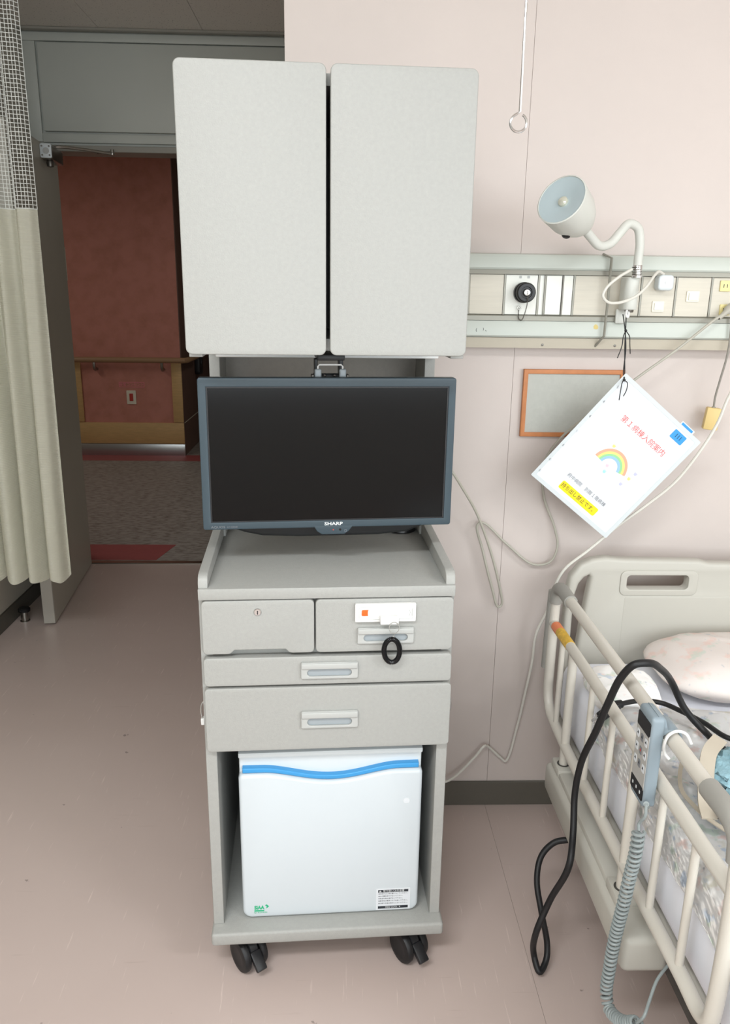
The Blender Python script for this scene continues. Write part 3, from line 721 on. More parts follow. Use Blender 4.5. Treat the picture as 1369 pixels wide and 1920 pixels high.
# swing arm from the cupboard floor to the back of the set
arm = box('arm_plate', (-0.020, 0.03, 1.303), (0.032, 0.13, 1.3145), 'black_plastic', tv, 0.002)
box('arm_post', (-0.024, 0.055, 1.16), (-0.018, 0.085, 1.304), 'black_plastic', arm, 0.001, 1)
box('arm_post', (0.023, 0.055, 1.16), (0.031, 0.085, 1.304), 'black_plastic', arm, 0.001, 1)
box('arm_cross', (-0.026, 0.045, 1.258), (0.033, 0.070, 1.276), 'tv_dark', arm, 0.001, 1)
box('mount', (-0.05, 0.066, 1.08), (0.06, 0.086, 1.18), 'black_plastic', tv, 0.003)
tube('grip_bar', [(-0.0195, 0.030, 1.272), (-0.0195, 0.030, 1.2925), (-0.0165, 0.030, 1.2955), (0.0245, 0.030, 1.2955), (0.0275, 0.030, 1.2925), (0.0275, 0.030, 1.272)], 0.0017, 'white_plastic', tv, 8, 4, spline=False)
for u in (-0.0195, 0.0275):
    box('grip_sleeve', (u - 0.0065, 0.024, 1.262), (u + 0.0065, 0.036, 1.288), 'slot_grey', tv, 0.003, 3)
for u in (-0.006, 0.0125):
    lathe('mount_bolt', [(0, 0.003), (0.0025, 0.002), (0.003, 0)], (u, 0.035, 1.2745), (0, -0.7, 0.7), 'chrome', tv, 10)
box('mount_wing', (-0.032, 0.026, 1.262), (-0.0265, 0.05, 1.277), 'steel_dark', tv, 0.001, 1)
box('mount_wing', (0.0345, 0.026, 1.262), (0.040, 0.05, 1.277), 'steel_dark', tv, 0.001, 1)

pk = obj('black_puck', bm2me(lathe_bm([(0, 0), (0.034, 0), (0.037, 0.003), (0.035, 0.009), (0.028, 0.012), (0.0, 0.013)], (0.180, 0.362, 0.8968), (0, 0, 1), 28)), 'black_gloss', None, True, 'cab')
tag(pk, 'low round black puck on the countertop half hidden behind the television', 'puck')
gt = obj('green_tape', bm2me(box_bm((0.2419, 0.330, 0.905), (0.2450, 0.372, 0.962), 0.0005, 1)), 'green_tape', None, False, 'cab')
tag(gt, 'bright green tape tag stuck on the cabinet flank behind the television', 'tape')

# ------------------------------------------------------------------ key with spiral wrist coil
ky = thing('spiral_key_holder', 'key on a wire ring with black spiral wrist coil hanging from the white lock', 'key holder', (0.12, -0.02, 0.74), 'cab')
box('key_fob', (0.0965, -0.024, 0.8285), (0.1315, -0.0091, 0.8425), 'white_plastic', ky, 0.002, 2)
tube('wire_ring', [(0.1225 + 0.0095*math.cos(a), -0.0265 + 0.002*math.sin(a), 0.8235 + 0.0105*math.sin(a)) for a in [2*math.pi*k/20 for k in range(20)]], 0.0008, 'steel', ky, 6, 3, True)
tube('ring_link', helix_pts([(0.1222, -0.0265, 0.8132), (0.1212, -0.025, 0.8035)], 0.0016, 3), 0.0004, 'chrome', ky, 6, 1, spline=False)
el = [(0.1200 + 0.0150*math.cos(a) - 0.0012*math.sin(a), -0.0190 - 0.004*math.sin(a*1.0), 0.7730 + 0.0260*math.sin(a)) for a in [2*math.pi*k/24 for k in range(24)]]
hp = helix_pts(el, 0.0042, 62, 10, True, 6)
tube('wrist_coil', hp[:-1], 0.0011, 'black_gloss', ky, 5, 1, True, spline=False)
# ------------------------------------------------------------------ bedhead service rail on the head wall
sr = thing('bedhead_rail', 'long horizontal bedhead service rail with panels, switches and sockets on the pink wall', 'service rail', (1.5, 1.93, 1.30))
RX0, RX1 = 0.20, 3.2
def rail_profile(name, prof, M):
    bm = bmesh.new()
    a = [bm.verts.new((RX0, y, z)) for y, z in prof]; b_ = [bm.verts.new((RX1, y, z)) for y, z in prof]
    n = len(prof)
    for k in range(n): bm.faces.new((a[k], a[(k+1) % n], b_[(k+1) % n], b_[k]))
    bm.faces.new(a[::-1]); bm.faces.new(b_)
    return obj(name, bm2me(bm), M, sr, True)
rail_profile('upper_channel', [(1.938, 1.485), (1.882, 1.485), (1.879, 1.489), (1.881, 1.511), (1.888, 1.519), (1.938, 1.5235)], 'rail_light')
rail_profile('lower_channel', [(1.938, 1.369), (1.881, 1.369), (1.879, 1.366), (1.879, 1.335), (1.884, 1.331), (1.938, 1.331)], 'rail_light')
rail_profile('lower_cove', [(1.938, 1.330), (1.889, 1.330), (1.893, 1.3055), (1.938, 1.3035)], 'rail_shade')  # underside shade put into the cove's beige colour
rail_profile('grey_groove', [(1.938, 1.4849), (1.884, 1.4849), (1.882, 1.4745), (1.886, 1.4742), (1.938, 1.4742)], 'rail_grey')  # grey groove strips above and below the panels
rail_profile('grey_groove', [(1.938, 1.3825), (1.886, 1.3825), (1.880, 1.380), (1.880, 1.3698), (1.938, 1.3698)], 'rail_grey')
box('back_board', (RX0, 1.893, 1.383), (RX1, 1.937, 1.4740), 'rail_grey', sr)
divs = [0.2995, 0.3840, 0.4640, 0.5480, 0.7090, 0.7920, 0.8770, 0.962, 1.13, 1.30, 1.47, 1.64, 1.81, 1.98, 2.15, 2.32, 2.49, 2.66, 2.83, 3.0, 3.17]
pan = {}
prev = RX0
for k, x in enumerate(divs):
    mm = 'rail_white' if k in (2, 3) else 'rail_wood'
    pan[k] = box('panel', (prev + 0.0025, 1.8885, 1.3835), (x - 0.0025, 1.893, 1.4735), mm, sr, 0.0008, 1)
    box('divider', (x - 0.0020, 1.887, 1.3832), (x + 0.0020, 1.893, 1.4738), 'rail_grey', sr)
    prev = x
# sliding cover
box('cover_strip', (0.4770, 1.884, 1.3840), (0.4800, 1.8885, 1.4730), 'rail_grey', sr, 0.0005, 1)
box('slide_cover', (0.4810, 1.8845, 1.3840), (0.5180, 1.8885, 1.4725), 'rail_white', sr, 0.001, 1)
box('cover_strip', (0.5190, 1.883, 1.3840), (0.5225, 1.8885, 1.4730), 'steel_dark', sr, 0.0005, 1)
# gas terminal with cap and chain
gx, gz = 0.4285, 1.4335
g = lathe('gas_terminal', [(0.0235, 0), (0.0235, 0.012), (0.0205, 0.014), (0.0205, 0.022), (0.0225, 0.024), (0.0225, 0.032), (0.0195, 0.036), (0.0135, 0.036), (0.0125, 0.033), (0.0, 0.033)], (gx, 1.8885, gz), (0, -1, 0), 'black_plastic', sr, 32)
lathe('terminal_core', [(0, 0.044), (0.0065, 0.043), (0.0085, 0.040), (0.0090, 0.033)], (gx, 1.8885, gz), (0, -1, 0), 'chrome', g, 20)
box('core_slot', (gx - 0.0012, 1.8440, gz - 0.004), (gx + 0.0012, 1.8447, gz + 0.004), 'steel_dark', g)
hp = [(gx + 0.002, 1.846, gz - 0.008), (gx + 0.002, 1.852, gz - 0.030), (gx - 0.001, 1.862, gz - 0.052), (gx - 0.004, 1.870, gz - 0.0625), (gx - 0.009, 1.874, gz - 0.060), (gx - 0.0105, 1.878, gz - 0.048), (gx - 0.0085, 1.884, gz - 0.036)]
tube('chain', helix_pts(hp, 0.0010, 34, 6), 0.0007, 'steel_dark', g, 5, 1, spline=False)
tube('chain_ring', [(gx - 0.0085 + 0.0042*math.cos(a), 1.882, gz - 0.0345 + 0.0042*math.sin(a)) for a in [2*math.pi*k/16 for k in range(16)]], 0.0010, 'steel', g, 6, 2, True)
for dx in (-0.0115, 0.0075):
    plate('terminal_mark', rrect(gx + dx, 1.4655, gx + dx + 0.006, 1.4715, 0.001, 2), front(1.8878, 0.0007), 0.0007, 'grey_plastic', sr)
# switches
def switch(x, z, w=0.026, h=0.026):
    p = plate('switch', rrect(x - w/2, z - h/2, x + w/2, z + h/2, 0.002, 3), front(1.8855, 0.003), 0.003, 'switch_cream', sr, 0.0006)
    plate('rocker', rrect(x - w*0.33, z - h*0.33, x + w*0.36, z + h*0.33, 0.001, 2), front(1.8830, 0.003), 0.003, 'rail_white', p, 0.0006)
switch(0.7525, 1.4060, 0.029, 0.025); switch(0.8335, 1.4300, 0.031, 0.025)
switch(1.38, 1.43); switch(1.9, 1.43)
def outlet(x, z):
    p = plate('socket_outlet', rrect(x - 0.0125, z - 0.0125, x + 0.0125, z + 0.0125, 0.002, 3), front(1.8845, 0.004), 0.004, 'outlet_yellow', sr, 0.0008)
    for dx in (-0.004, 0.004): box('slot', (x + dx - 0.0008, 1.8842, z - 0.004), (x + dx + 0.0008, 1.8846, z + 0.004), 'black_plastic', p)
outlet(0.9080, 1.4550); outlet(0.9140, 1.4005); outlet(1.05, 1.43)
# old stain and pen marks on the lower channel
plate('stain', [(0.6005, 1.3535), (0.606, 1.3515), (0.6105, 1.3525), (0.6115, 1.3575), (0.608, 1.3625), (0.6035, 1.3635), (0.600, 1.359)], front(1.8786, 0.0003), 0.0003, 'stain', sr)
for pts in ([(0.322, 1.351), (0.320, 1.347), (0.3215, 1.343)], [(0.3365, 1.352), (0.3375, 1.348), (0.3365, 1.346)], [(0.342, 1.3465), (0.3445, 1.344)]):
    tube('pen_mark', [(a, 1.8787, b_) for a, b_ in pts], 0.0005, 'print_black', sr, 5, 3)
for x, z in ((0.484, 1.3135), (0.660, 1.3135)):
    lathe('screw', [(0, 0.0015), (0.003, 0.001), (0.0034, 0)], (x, 1.8918, z), (0, -1, 0), 'steel_dark', sr, 10)

rd = tag(tube('bent_bracket', ROD, 0.0030, 'rail_grey', None, 8, 3, spline=False), 'bent steel bracket bar hooked over the front of the bedhead rail', 'bracket')

# ------------------------------------------------------------------ reading lamp on the rail
lp_ = thing('reading_lamp', 'white gooseneck reading lamp clamped to the bedhead rail', 'lamp', (0.665, 1.85, 1.39))
base = bmesh.new()
ol = rrect(0.6500, 1.823, 0.6830, 1.878, 0.0155, 6)
me = plate_me([ol], flat(1.3985, 0.072), 0.072, 0.002)
base_o = obj('base', me, 'lamp_white', lp_, True)
lathe('base_knob', [(0, 0), (0.009, 0.0), (0.010, 0.003), (0.010, 0.006), (0, 0.006)], (0.6665, 1.838, 1.3925), (0, 0, 1), 'steel_dark', lp_, 16)
box('clamp', (0.648, 1.870, 1.366), (0.672, 1.8785, 1.40), 'lamp_white', lp_, 0.003)
lathe('collar', [(0.0125, 0), (0.0125, 0.003), (0.0105, 0.005), (0.0105, 0.026), (0.009, 0.028), (0, 0.028)], (0.6712, 1.8225, 1.4700), (-0.06, -0.05, 1), 'chrome', lp_, 20)
for k in range(4):
    lathe('collar_groove', [(0.0108, 0), (0.0111, 0.001), (0.0108, 0.002)], (0.6705 - 0.0004*k, 1.8220, 1.4760 + 0.0050*k), (-0.06, -0.05, 1), 'steel_dark', lp_, 20)
tube('gooseneck', NECK, 0.0098, 'lamp_white', lp_, 14, 8)
Hc, Hj = Vector(HEAD[0]), Vector(HEAD[1])
hax = (Hc - Hj).normalized(); hl = (Hc - Hj).length
hd = lathe('lamp_head', [(0.0, -0.010), (0.010, -0.010), (0.0115, 0.0), (0.018, 0.010), (0.031, 0.024), (0.042, 0.044), (0.049, 0.068), (0.0525, hl - 0.006), (0.0530, hl), (0.0505, hl + 0.001), (0.0495, hl - 0.004)], Hj, hax, 'lamp_white', lp_, 40)
lathe('lens', [(0.0500, hl - 0.001), (0.0460, hl - 0.0015), (0.026, hl - 0.007), (0.012, hl - 0.010), (0.0, hl - 0.010)], Hj, hax, 'lamp_lens', hd, 40)
lathe('bulb', [(0.0105, hl - 0.0105), (0.0100, hl - 0.005), (0.006, hl - 0.002), (0, hl - 0.001)], Hj, hax, 'lamp_bulb', hd, 20)
# push button on the underside of the head
a_ = (Vector((0, 0, 1)) - hax*hax.z).normalized()
bo = Hj + hax*0.058 - a_*0.0455 + hax.cross(a_)*0.004
lathe('push_button', [(0, 0.004), (0.006, 0.0035), (0.0085, 0.0015), (0.009, -0.002)], bo, -a_, 'black_plastic', hd, 18)
tube('lamp_cord', LOOP, 0.0032, 'cord_white', lp_, 8, 8)
ad = plate('plug_adapter', rrect(0.7370, 1.4425, 0.7740, 1.4775, 0.009), front(1.860, 0.0275), 0.0275, 'cool_white', lp_, 0.004)
lathe('adapter_screw', [(0, 0.001), (0.0028, 0.001), (0.0032, 0)], (0.7555, 1.8602, 1.460), (0, -1, 0), 'steel', ad, 12)

# ------------------------------------------------------------------ framed board and hanging folder
pb = thing('pin_board', 'small grey notice board with orange wooden frame on the wall below the rail', 'notice board', (0.58, 1.93, 1.08))
plate('frame', [[(0.4530, 1.0840), (0.7055, 1.0840), (0.7055, 1.2520), (0.4530, 1.2520)], [(0.4640, 1.0950), (0.6945, 1.0950), (0.6945, 1.2410), (0.4640, 1.2410)]], front(1.9265, 0.012), 0.012, 'frame_orange', pb, 0.0015)
box('board', (0.4640, 1.931, 1.0950), (0.6945, 1.9375, 1.2410), 'cork_grey', pb)

fo = thing('hanging_folder', 'clear plastic folder with rainbow cover sheet hanging askew by one corner from black ties', 'folder', (0.657, 1.80, 0.868))
Atop = Vector((0.6570, 1.796, 1.2531)); Alef = Vector((0.4715, 1.813, 1.0110)); Arig = Vector((0.8510, 1.802, 1.0960))
ex = (Arig - Atop).normalized()                         # along the sheet's own top edge, left to right
ez = (Alef - Atop); ez = (ez - ex*ez.dot(ex)).normalized()   # down the sheet
ny = ex.cross(ez); 
if ny.y > 0: ny = -ny
FWd, FHt = 0.2490, 0.3080
def fp(a, b, c=0.0): return Atop + ex*a + ez*b + ny*c
def fplate(name, loop, c0, t, M, par, bev=0):
    return plate(name, loop, lambda a, b, c: tuple(fp(a, b, c0 + c)), t, M, par, bev)
cov = fplate('cover', rrect(0, 0, FWd, FHt, 0.003), 0.0, 0.012, 'paper', fo, 0.002)
fplate('plastic_sleeve', [rrect(-0.004, -0.004, FWd + 0.004, FHt + 0.004, 0.003), rrect(0.006, 0.006, FWd - 0.006, FHt - 0.006, 0.002)], 0.0062, 0.0010, 'cool_white', fo)
for a in (0.012,):
    for b in (0.03, 0.075, 0.12, 0.165, 0.21, 0.255, 0.29):
        lathe('sleeve_hole', [(0, 0.0004), (0.0035, 0.0004), (0.0038, 0)], fp(a - 0.006, b, 0.0063), ny, 'label_grey', fo, 12)
up_ = -ez
def ftext(name, s, size, a, b, M, bold=0.0, squeeze=1.0):
    return text(name, s, size, tuple(fp(a, b, 0.0064)), M, cov, ex, up_, squeeze=squeeze, bold=bold)
ftext('title', '第１病棟入院案内', 0.0180, 0.136, 0.074, 'print_red', 0.0)
ftext('hospital_line', '府中病院　別館１階病棟', 0.0115, 0.127, 0.254, 'print_grey', 0.0)
yl = fplate('yellow_label', rrect(0.0675, 0.2705, 0.1865, 0.2920, 0.004), 0.0066, 0.0008, 'yellow_label', cov)
text('yellow_label_text', '持ち出し禁止です。', 0.0128, tuple(fp(0.1270, 0.2812, 0.0072)), 'print_black', yl, ex, up_)
bl_ = fplate('blue_label', rrect(0.1830, 0.0110, 0.2200, 0.0335, 0.002), 0.0066, 0.0008, 'blue_label', cov)
text('blue_label_text', '111', 0.015, tuple(fp(0.2015, 0.0222, 0.0072)), 'print_black', bl_, ex, up_, squeeze=0.9)
fplate('index_tab', rrect(0.1830, -0.0125, 0.2250, 0.0030, 0.001, 2), 0.0015, 0.0012, 'label_grey', fo)
fplate('index_tab_strip', rrect(0.1860, -0.0105, 0.2210, -0.0045, 0.0008, 2), 0.0023, 0.0008, 'blue_label', fo)
# rainbow: concentric bands, tilted on the sheet
rc = (0.127, 0.181)
def band2(name, r0, r1, M, lo=184, hi=348):
    lo, hi = math.radians(lo), math.radians(hi)
    A = [(rc[0] + r1*math.cos(lo + (hi-lo)*k/24), rc[1] + r1*math.sin(lo + (hi-lo)*k/24)) for k in range(25)]
    B = [(rc[0] + r0*math.cos(lo + (hi-lo)*k/24), rc[1] + r0*math.sin(lo + (hi-lo)*k/24)) for k in range(24, -1, -1)]
    fplate(name, A + B, 0.0063, 0.0004, M, cov)
for nm, r0, r1, M_ in (('rainbow_red', 0.0400, 0.0470, 'rb_red'), ('rainbow_yellow', 0.0345, 0.0400, 'rb_yellow'), ('rainbow_green', 0.0290, 0.0345, 'rb_green'), ('rainbow_blue', 0.0225, 0.0290, 'rb_blue')):
    band2(nm, r0, r1, M_)
for a, b, M_ in ((0.122, 0.178, 'rb_pink'), (0.127, 0.193, 'rb_cyan'), (0.190, 0.150, 'rb_violet'), (0.186, 0.168, 'rb_yellow'), (0.180, 0.190, 'rb_violet'), (0.100, 0.134, 'rb_yellow')):
    fplate('printed_tulip', [(a - 0.004, b - 0.004), (a - 0.0015, b - 0.001), (a, b - 0.005), (a + 0.0015, b - 0.001), (a + 0.004, b - 0.004), (a + 0.0035, b + 0.003), (a, b + 0.005), (a - 0.0035, b + 0.003)], 0.0063, 0.0004, M_, cov)
# black ties from the lamp base to the folder's corner hole
hole = fp(0.004, 0.010, 0.009)
for k, off in enumerate((-0.004, 0.004)):
    tube('tie', [(0.657 + off, 1.838, 1.388), (0.6585 + off*0.2, 1.828, 1.355), (0.6575 - off*0.3, 1.812, 1.31), (hole.x + off*0.4, hole.y + 0.006, hole.z + 0.015), (hole.x, hole.y, hole.z)], 0.0013, 'black_rubber', fo, 6, 6)
tube('tie_loop', [(0.660, 1.832, 1.40), (0.657, 1.830, 1.388), (0.662, 1.830, 1.382), (0.664, 1.832, 1.398)], 0.0030, 'white_plastic', fo, 8, 5)
tube('tie_tail', [(0.6585, 1.824, 1.352), (0.652, 1.818, 1.338), (0.650, 1.815, 1.318), (0.6415, 1.813, 1.290)], 0.0011, 'black_rubber', fo, 6, 6)
tube('tie_tail', [(0.6585, 1.824, 1.352), (0.666, 1.818, 1.340), (0.668, 1.815, 1.322), (0.6705, 1.813, 1.300)], 0.0011, 'black_rubber', fo, 6, 6)
tube('tie_tail', [hole, hole + Vector((-0.006, -0.006, -0.004)), hole + Vector((-0.0075, -0.004, -0.022)), hole + Vector((-0.0085, -0.003, -0.046))], 0.0011, 'black_rubber', fo, 6, 6)
tube('tie_tail', [hole, hole + Vector((0.006, -0.006, -0.006)), hole + Vector((0.0055, -0.004, -0.024)), hole + Vector((0.0005, -0.003, -0.037))], 0.0011, 'black_rubber', fo, 6, 6)
lathe('tie_knot', [(0, -0.0035), (0.0028, -0.002), (0.0034, 0), (0.0028, 0.002), (0, 0.0035)], (0.6585, 1.824, 1.352), (0, 0.3, 1), 'black_rubber', fo, 10)
lathe('tie_knot', [(0, -0.0035), (0.0028, -0.002), (0.0034, 0), (0.0028, 0.002), (0, 0.0035)], hole, (0, 0.3, 1), 'black_rubber', fo, 10)

# ------------------------------------------------------------------ cords on the wall
gc = thing('grey_cord', 'grey power cord looping down the wall from the rail socket towards the television', 'cord', (0.6, 1.9, 0.63))
tube('cord', GREY, 0.0033, 'cord_grey', gc, 8, 8)
lathe('plug', [(0.0, -0.018), (0.0095, -0.018), (0.0110, -0.012), (0.0105, 0.002), (0.0065, 0.010), (0.005, 0.030), (0.0038, 0.034)], (0.9145, 1.870, 1.4), (-0.75, -0.35, -0.55), 'cord_grey', gc, 16)
wc_ = tag(tube('white_cord', WHITE, 0.0036, 'cord_white', None, 8, 8), 'thin white cord running down the wall past the headboard corner to the floor', 'cord')
g2 = thing('call_switch', 'dark grey lead with small yellowed box hanging beside the folder', 'call switch', (0.92, 1.9, 1.11))
tube('lead', GREYB, 0.0026, 'cord_grey_dark', g2, 8, 8)
bm = box_bm((-0.017, -0.012, -0.0275), (0.017, 0.012, 0.0275), 0.003, 2)
bm.transform(Matrix.Translation((0.9245, 1.9, 1.138)) @ Matrix.Rotation(math.radians(6), 4, 'Y') @ Matrix.Rotation(math.radians(-14), 4, 'Z'))
obj('switch_box', bm2me(bm), 'box_yellow', g2, True)
box('cord_bush', (0.9215, 1.896, 1.160), (0.9305, 1.904, 1.168), 'cord_grey_dark', g2, 0.002)

# ------------------------------------------------------------------ hook rod hanging from the ceiling
hkx, hky = 0.3235, 1.55
hk = thing('hook_rod', 'thin steel rod hanging from the ceiling and ending in an open eye', 'hook', (hkx, hky, 1.71))
e = [(hkx, hky, 2.556), (hkx, hky, 1.90), (hkx + 0.0005, hky, 1.7490)]
ring = [(hkx - 0.001 + 0.0150*math.sin(a), hky, 1.7300 + 0.0150*math.cos(a)) for a in [math.radians(-22 - 12*k) for k in range(27)]]
tube('rod', e + ring, 0.0024, 'chrome', hk, 8, 3, spline=False)
lathe('ceiling_rose', [(0, 0), (0.02, 0), (0.022, 0.004), (0.012, 0.012), (0.004, 0.014), (0, 0.014)], (hkx, hky, ZC), (0, 0, -1), 'chrome', hk, 18)

# ------------------------------------------------------------------ curtain with net top
ct = thing('ward_curtain', 'cream ribbed privacy curtain with white net top bunched beside the open door', 'curtain', (-1.22, 2.75, 0.38))
CX0, CX1, CZ0, CZ1, CZ2 = -1.44, -1.006, 0.384, 1.680, 2.47
def cpath(t, z):
    x = CX0 + (CX1 - CX0)*t
    low = max(0.0, min(1.0, (1.75 - z)/1.2))
    ph = t*2*math.pi*5.2 + 0.5*math.sin(t*9) + 0.25*math.sin(z*2.2)
    amp = 0.018 + 0.024*low
    y = 2.765 + amp*math.sin(ph) + 0.006*math.sin(ph*2.3 + 1)
    x += 0.012*math.sin(ph + 1.3)*(0.4 + 0.6*low)*(1 - t**6)
    if t > 0.86: y -= (t - 0.86)*0.30*(0.3 + 0.7*low)
    return (x, y, z)
bm = bmesh.new(); nx, nz = 150, 40; rows = []
for j in range(nz+1):
    z = CZ0 + (CZ1 - CZ0)*j/nz
    row = []
    for i in range(nx+1):
        t = i/nx; p = cpath(t, z)
        zz = z + (0.010*math.sin(t*31) + (0.02 if t > 0.93 else 0)*(t - 0.93)/0.07 if j == 0 else 0)
        row.append(bm.verts.new((p[0], p[1], zz)))
    rows.append(row)
for j in range(nz):
    for i in range(nx): bm.faces.new((rows[j][i], rows[j][i+1], rows[j+1][i+1], rows[j+1][i]))
bmesh.ops.solidify(bm, geom=bm.faces[:], thickness=0.0015)
cl = obj('cloth', bm2me(bm), 'curtain_cloth', ct, True)
# net: woven strands, joined because they are too fine to pick apart
bm = bmesh.new()
def strip3(pts, w, d):
    vs1 = [bm.verts.new((p[0] - w[0], p[1] - w[1], p[2] - w[2])) for p in pts]; vs2 = [bm.verts.new((p[0] + w[0], p[1] + w[1], p[2] + w[2])) for p in pts]
    vs3 = [bm.verts.new((p[0] + d[0], p[1] + d[1], p[2] + d[2])) for p in pts]
    for a, b2 in ((vs1, vs2), (vs2, vs3), (vs3, vs1)):
        for k in range(len(pts)-1): bm.faces.new((a[k], a[k+1], b2[k+1], b2[k]))
nv = 46
for i in range(nv+1):
    t = i/nv
    strip3([cpath(t, CZ1 + (CZ2 - CZ1)*k/14) for k in range(15)], (0.0010, 0, 0), (0, 0.0010, 0))
nh = 62
for j in range(nh+1):
    z = CZ1 + (CZ2 - CZ1)*j/nh
    strip3([cpath(i/100, z) for i in range(101)], (0, 0, 0.0010), (0, 0.0010, 0))
nt = obj('net_top', bm2me(bm), 'mesh_white', ct)
nt['kind'] = 'stuff'
bm = bmesh.new()
strip_pts = [cpath(i/150, CZ1) for i in range(151)]
tube_bm([(p[0], p[1], p[2]) for p in strip_pts], 0.0022, 5, 1, False, False, bm)
obj('net_hem', bm2me(bm), 'mesh_white', ct, True)
crl = thing('curtain_track', 'white ceiling curtain track above the cream curtain', 'curtain track', (-0.5, 2.765, ZC - 0.06))
box('track', (-1.45, 2.75, ZC - 0.05), (-0.13, 2.78, ZC - 0.026), 'white_plastic', crl, 0.002)
for x in (-1.4, -0.8, -0.2): box('track_hanger', (x - 0.006, 2.757, ZC - 0.03), (x + 0.006, 2.773, ZC), 'white_plastic', crl, 0.001, 1)
for k in range(9):
    t = (k + 0.5)/9; p = cpath(t, CZ2)
    tube('glider', [(p[0], 2.765, ZC - 0.045), (p[0], (2.765 + p[1])/2, ZC - 0.07), (p[0], p[1], CZ2 - 0.002)], 0.002, 'white_plastic', ct, 6, 3, spline=False)
# ------------------------------------------------------------------ hospital bed
bed = thing('hospital_bed', 'beige hospital bed with moulded headboard and tubular side rail against the pink wall', 'bed', (1.02, 0.9, 0))
# headboard: one moulded plate with a grab slot and a side opening
def ztop_(x): return 0.800 if x < 0.90 else (0.800 - 0.012*min(1, (x - 0.90)/0.08))
HBX0, HBX1 = 0.566, 1.480
hl_ = [(HBX0 + 0.004, 0.34), (HBX1 - 0.004, 0.34), (HBX1, 0.70), (HBX1 - 0.006, 0.745), (HBX1 - 0.03, 0.785), (HBX1 - 0.07, 0.801), (HBX1 - 0.11, 0.804), (1.16, 0.800), (1.13, 0.791), (1.0, 0.7905), (0.92, 0.7915), (0.895, 0.798), (0.70, 0.801), (0.660, 0.805), (0.626, 0.800), (0.598, 0.786), (0.575, 0.754), (0.567, 0.70)]
slot = rrect(0.7165, 0.7225, 0.8725, 0.7600, 0.010)
gap = [(0.589, 0.70), (0.598, 0.735), (0.610, 0.752), (0.622, 0.758), (0.6255, 0.754), (0.612, 0.62), (0.6035, 0.50), (0.594, 0.47), (0.590, 0.52)]
hb = plate('headboard', [hl_, slot, gap], front(1.800, 0.034), 0.034, 'bed_plastic', bed, 0.010)
plate('headboard_inset', rrect(0.716, 0.40, 1.33, 0.703, 0.006), front(1.7994, 0.002), 0.002, 'bed_plastic', hb, 0.0006)
plate('slot_frame', [rrect(0.700, 0.706, 0.896, 0.772, 0.016), slot], front(1.797, 0.004), 0.004, 'bed_plastic', hb, 0.0018)
# under structure
box('deck', (0.585, -0.15, 0.315), (1.455, 1.795, 0.355), 'bed_plastic', bed, 0.008)
box('deck_edge', (0.566, -0.15, 0.335), (0.586, 1.79, 0.372), 'bed_plastic', bed, 0.006)
box('side_beam', (0.60, -0.10, 0.23), (0.65, 1.76, 0.312), 'bed_dark', bed, 0.006)
box('side_beam', (1.39, -0.10, 0.23), (1.44, 1.76, 0.312), 'bed_dark', bed, 0.006)
box('cross_beam', (0.65, 1.30, 0.22), (1.39, 1.36, 0.28), 'bed_dark', bed, 0.006)
box('motor', (0.585, 1.34, 0.3555), (0.64, 1.60, 0.374), 'bed_dark', bed, 0.006)
for x in (0.66, 1.37):
    for y in (0.05, 1.66):
        lg = box('leg', (x - 0.022, y - 0.022, 0.088), (x + 0.022, y + 0.022, 0.235), 'bed_grey', bed, 0.004)
        lathe('bed_caster', [(0, -0.014), (0.036, -0.014), (0.041, -0.009), (0.041, 0.009), (0.036, 0.014), (0, 0.014)], (x, y, 0.0412), (1, 0, 0), 'black_rubber', lg, 22)
        box('caster_fork', (x - 0.019, y - 0.012, 0.04), (x + 0.019, y + 0.012, 0.09), 'bed_grey', lg, 0.003)
# long moulded rail carrier with post sockets
rcr = box('rail_carrier', (0.503, 1.095, 0.264), (0.590, 1.645, 0.338), 'bed_plastic', bed, 0.014, 4)
box('carrier_ridge', (0.516, 1.175, 0.330), (0.570, 1.625, 0.350), 'bed_plastic', rcr, 0.005, 2)
for y in (1.602, 1.203):
    box('post_socket', (0.514, y - 0.030, 0.333), (0.572, y + 0.030, 0.356), 'bed_plastic', rcr, 0.005, 2)
    lathe('socket_rim', [(0.0145, 0), (0.0145, 0.0012), (0.0105, 0.0012)], (0.534, y, 0.3558), (0, 0, 1), 'bed_dark', rcr, 20)
# side rail
XR = 0.534
top, mid, bot = 0.7465, 0.648, 0.408
sl = tube('rail_frame', [(XR, 1.66, top), (XR, 1.735, top), (XR, 1.760, top - 0.012), (XR, 1.770, top - 0.04), (XR, 1.776, 0.52), (XR, 1.770, 0.45), (XR, 1.745, 0.418), (XR, 1.70, bot), (XR, 1.3, bot - 0.004), (XR, 0.95, bot + 0.004), (XR, 0.885, bot + 0.004), (XR, 0.862, bot + 0.018), (XR, 0.855, bot + 0.05), (XR, 0.855, 0.70), (XR, 0.862, 0.732), (XR, 0.88, top), (XR, 0.96, top), (XR, 1.3, top)], 0.0122, 'bed_tube', bed, 14, 6, True)
tube('middle_rail', [(XR, 1.772, mid - 0.006), (XR, 1.60, mid), (XR, 1.2, mid + 0.003), (XR, 0.856, mid + 0.006)], 0.0120, 'bed_tube', bed, 14, 4)
for y in (1.687, 1.458, 1.332, 1.085, 0.964):
    tube('thin_bar', [(XR, y, bot), (XR, y, mid)], 0.0068, 'bed_tube', bed, 12, spline=False)
for y in (1.602, 1.203):
    tube('rail_post', [(XR, y, 0.34), (XR, y, mid)], 0.0104, 'bed_tube', bed, 14, spline=False)
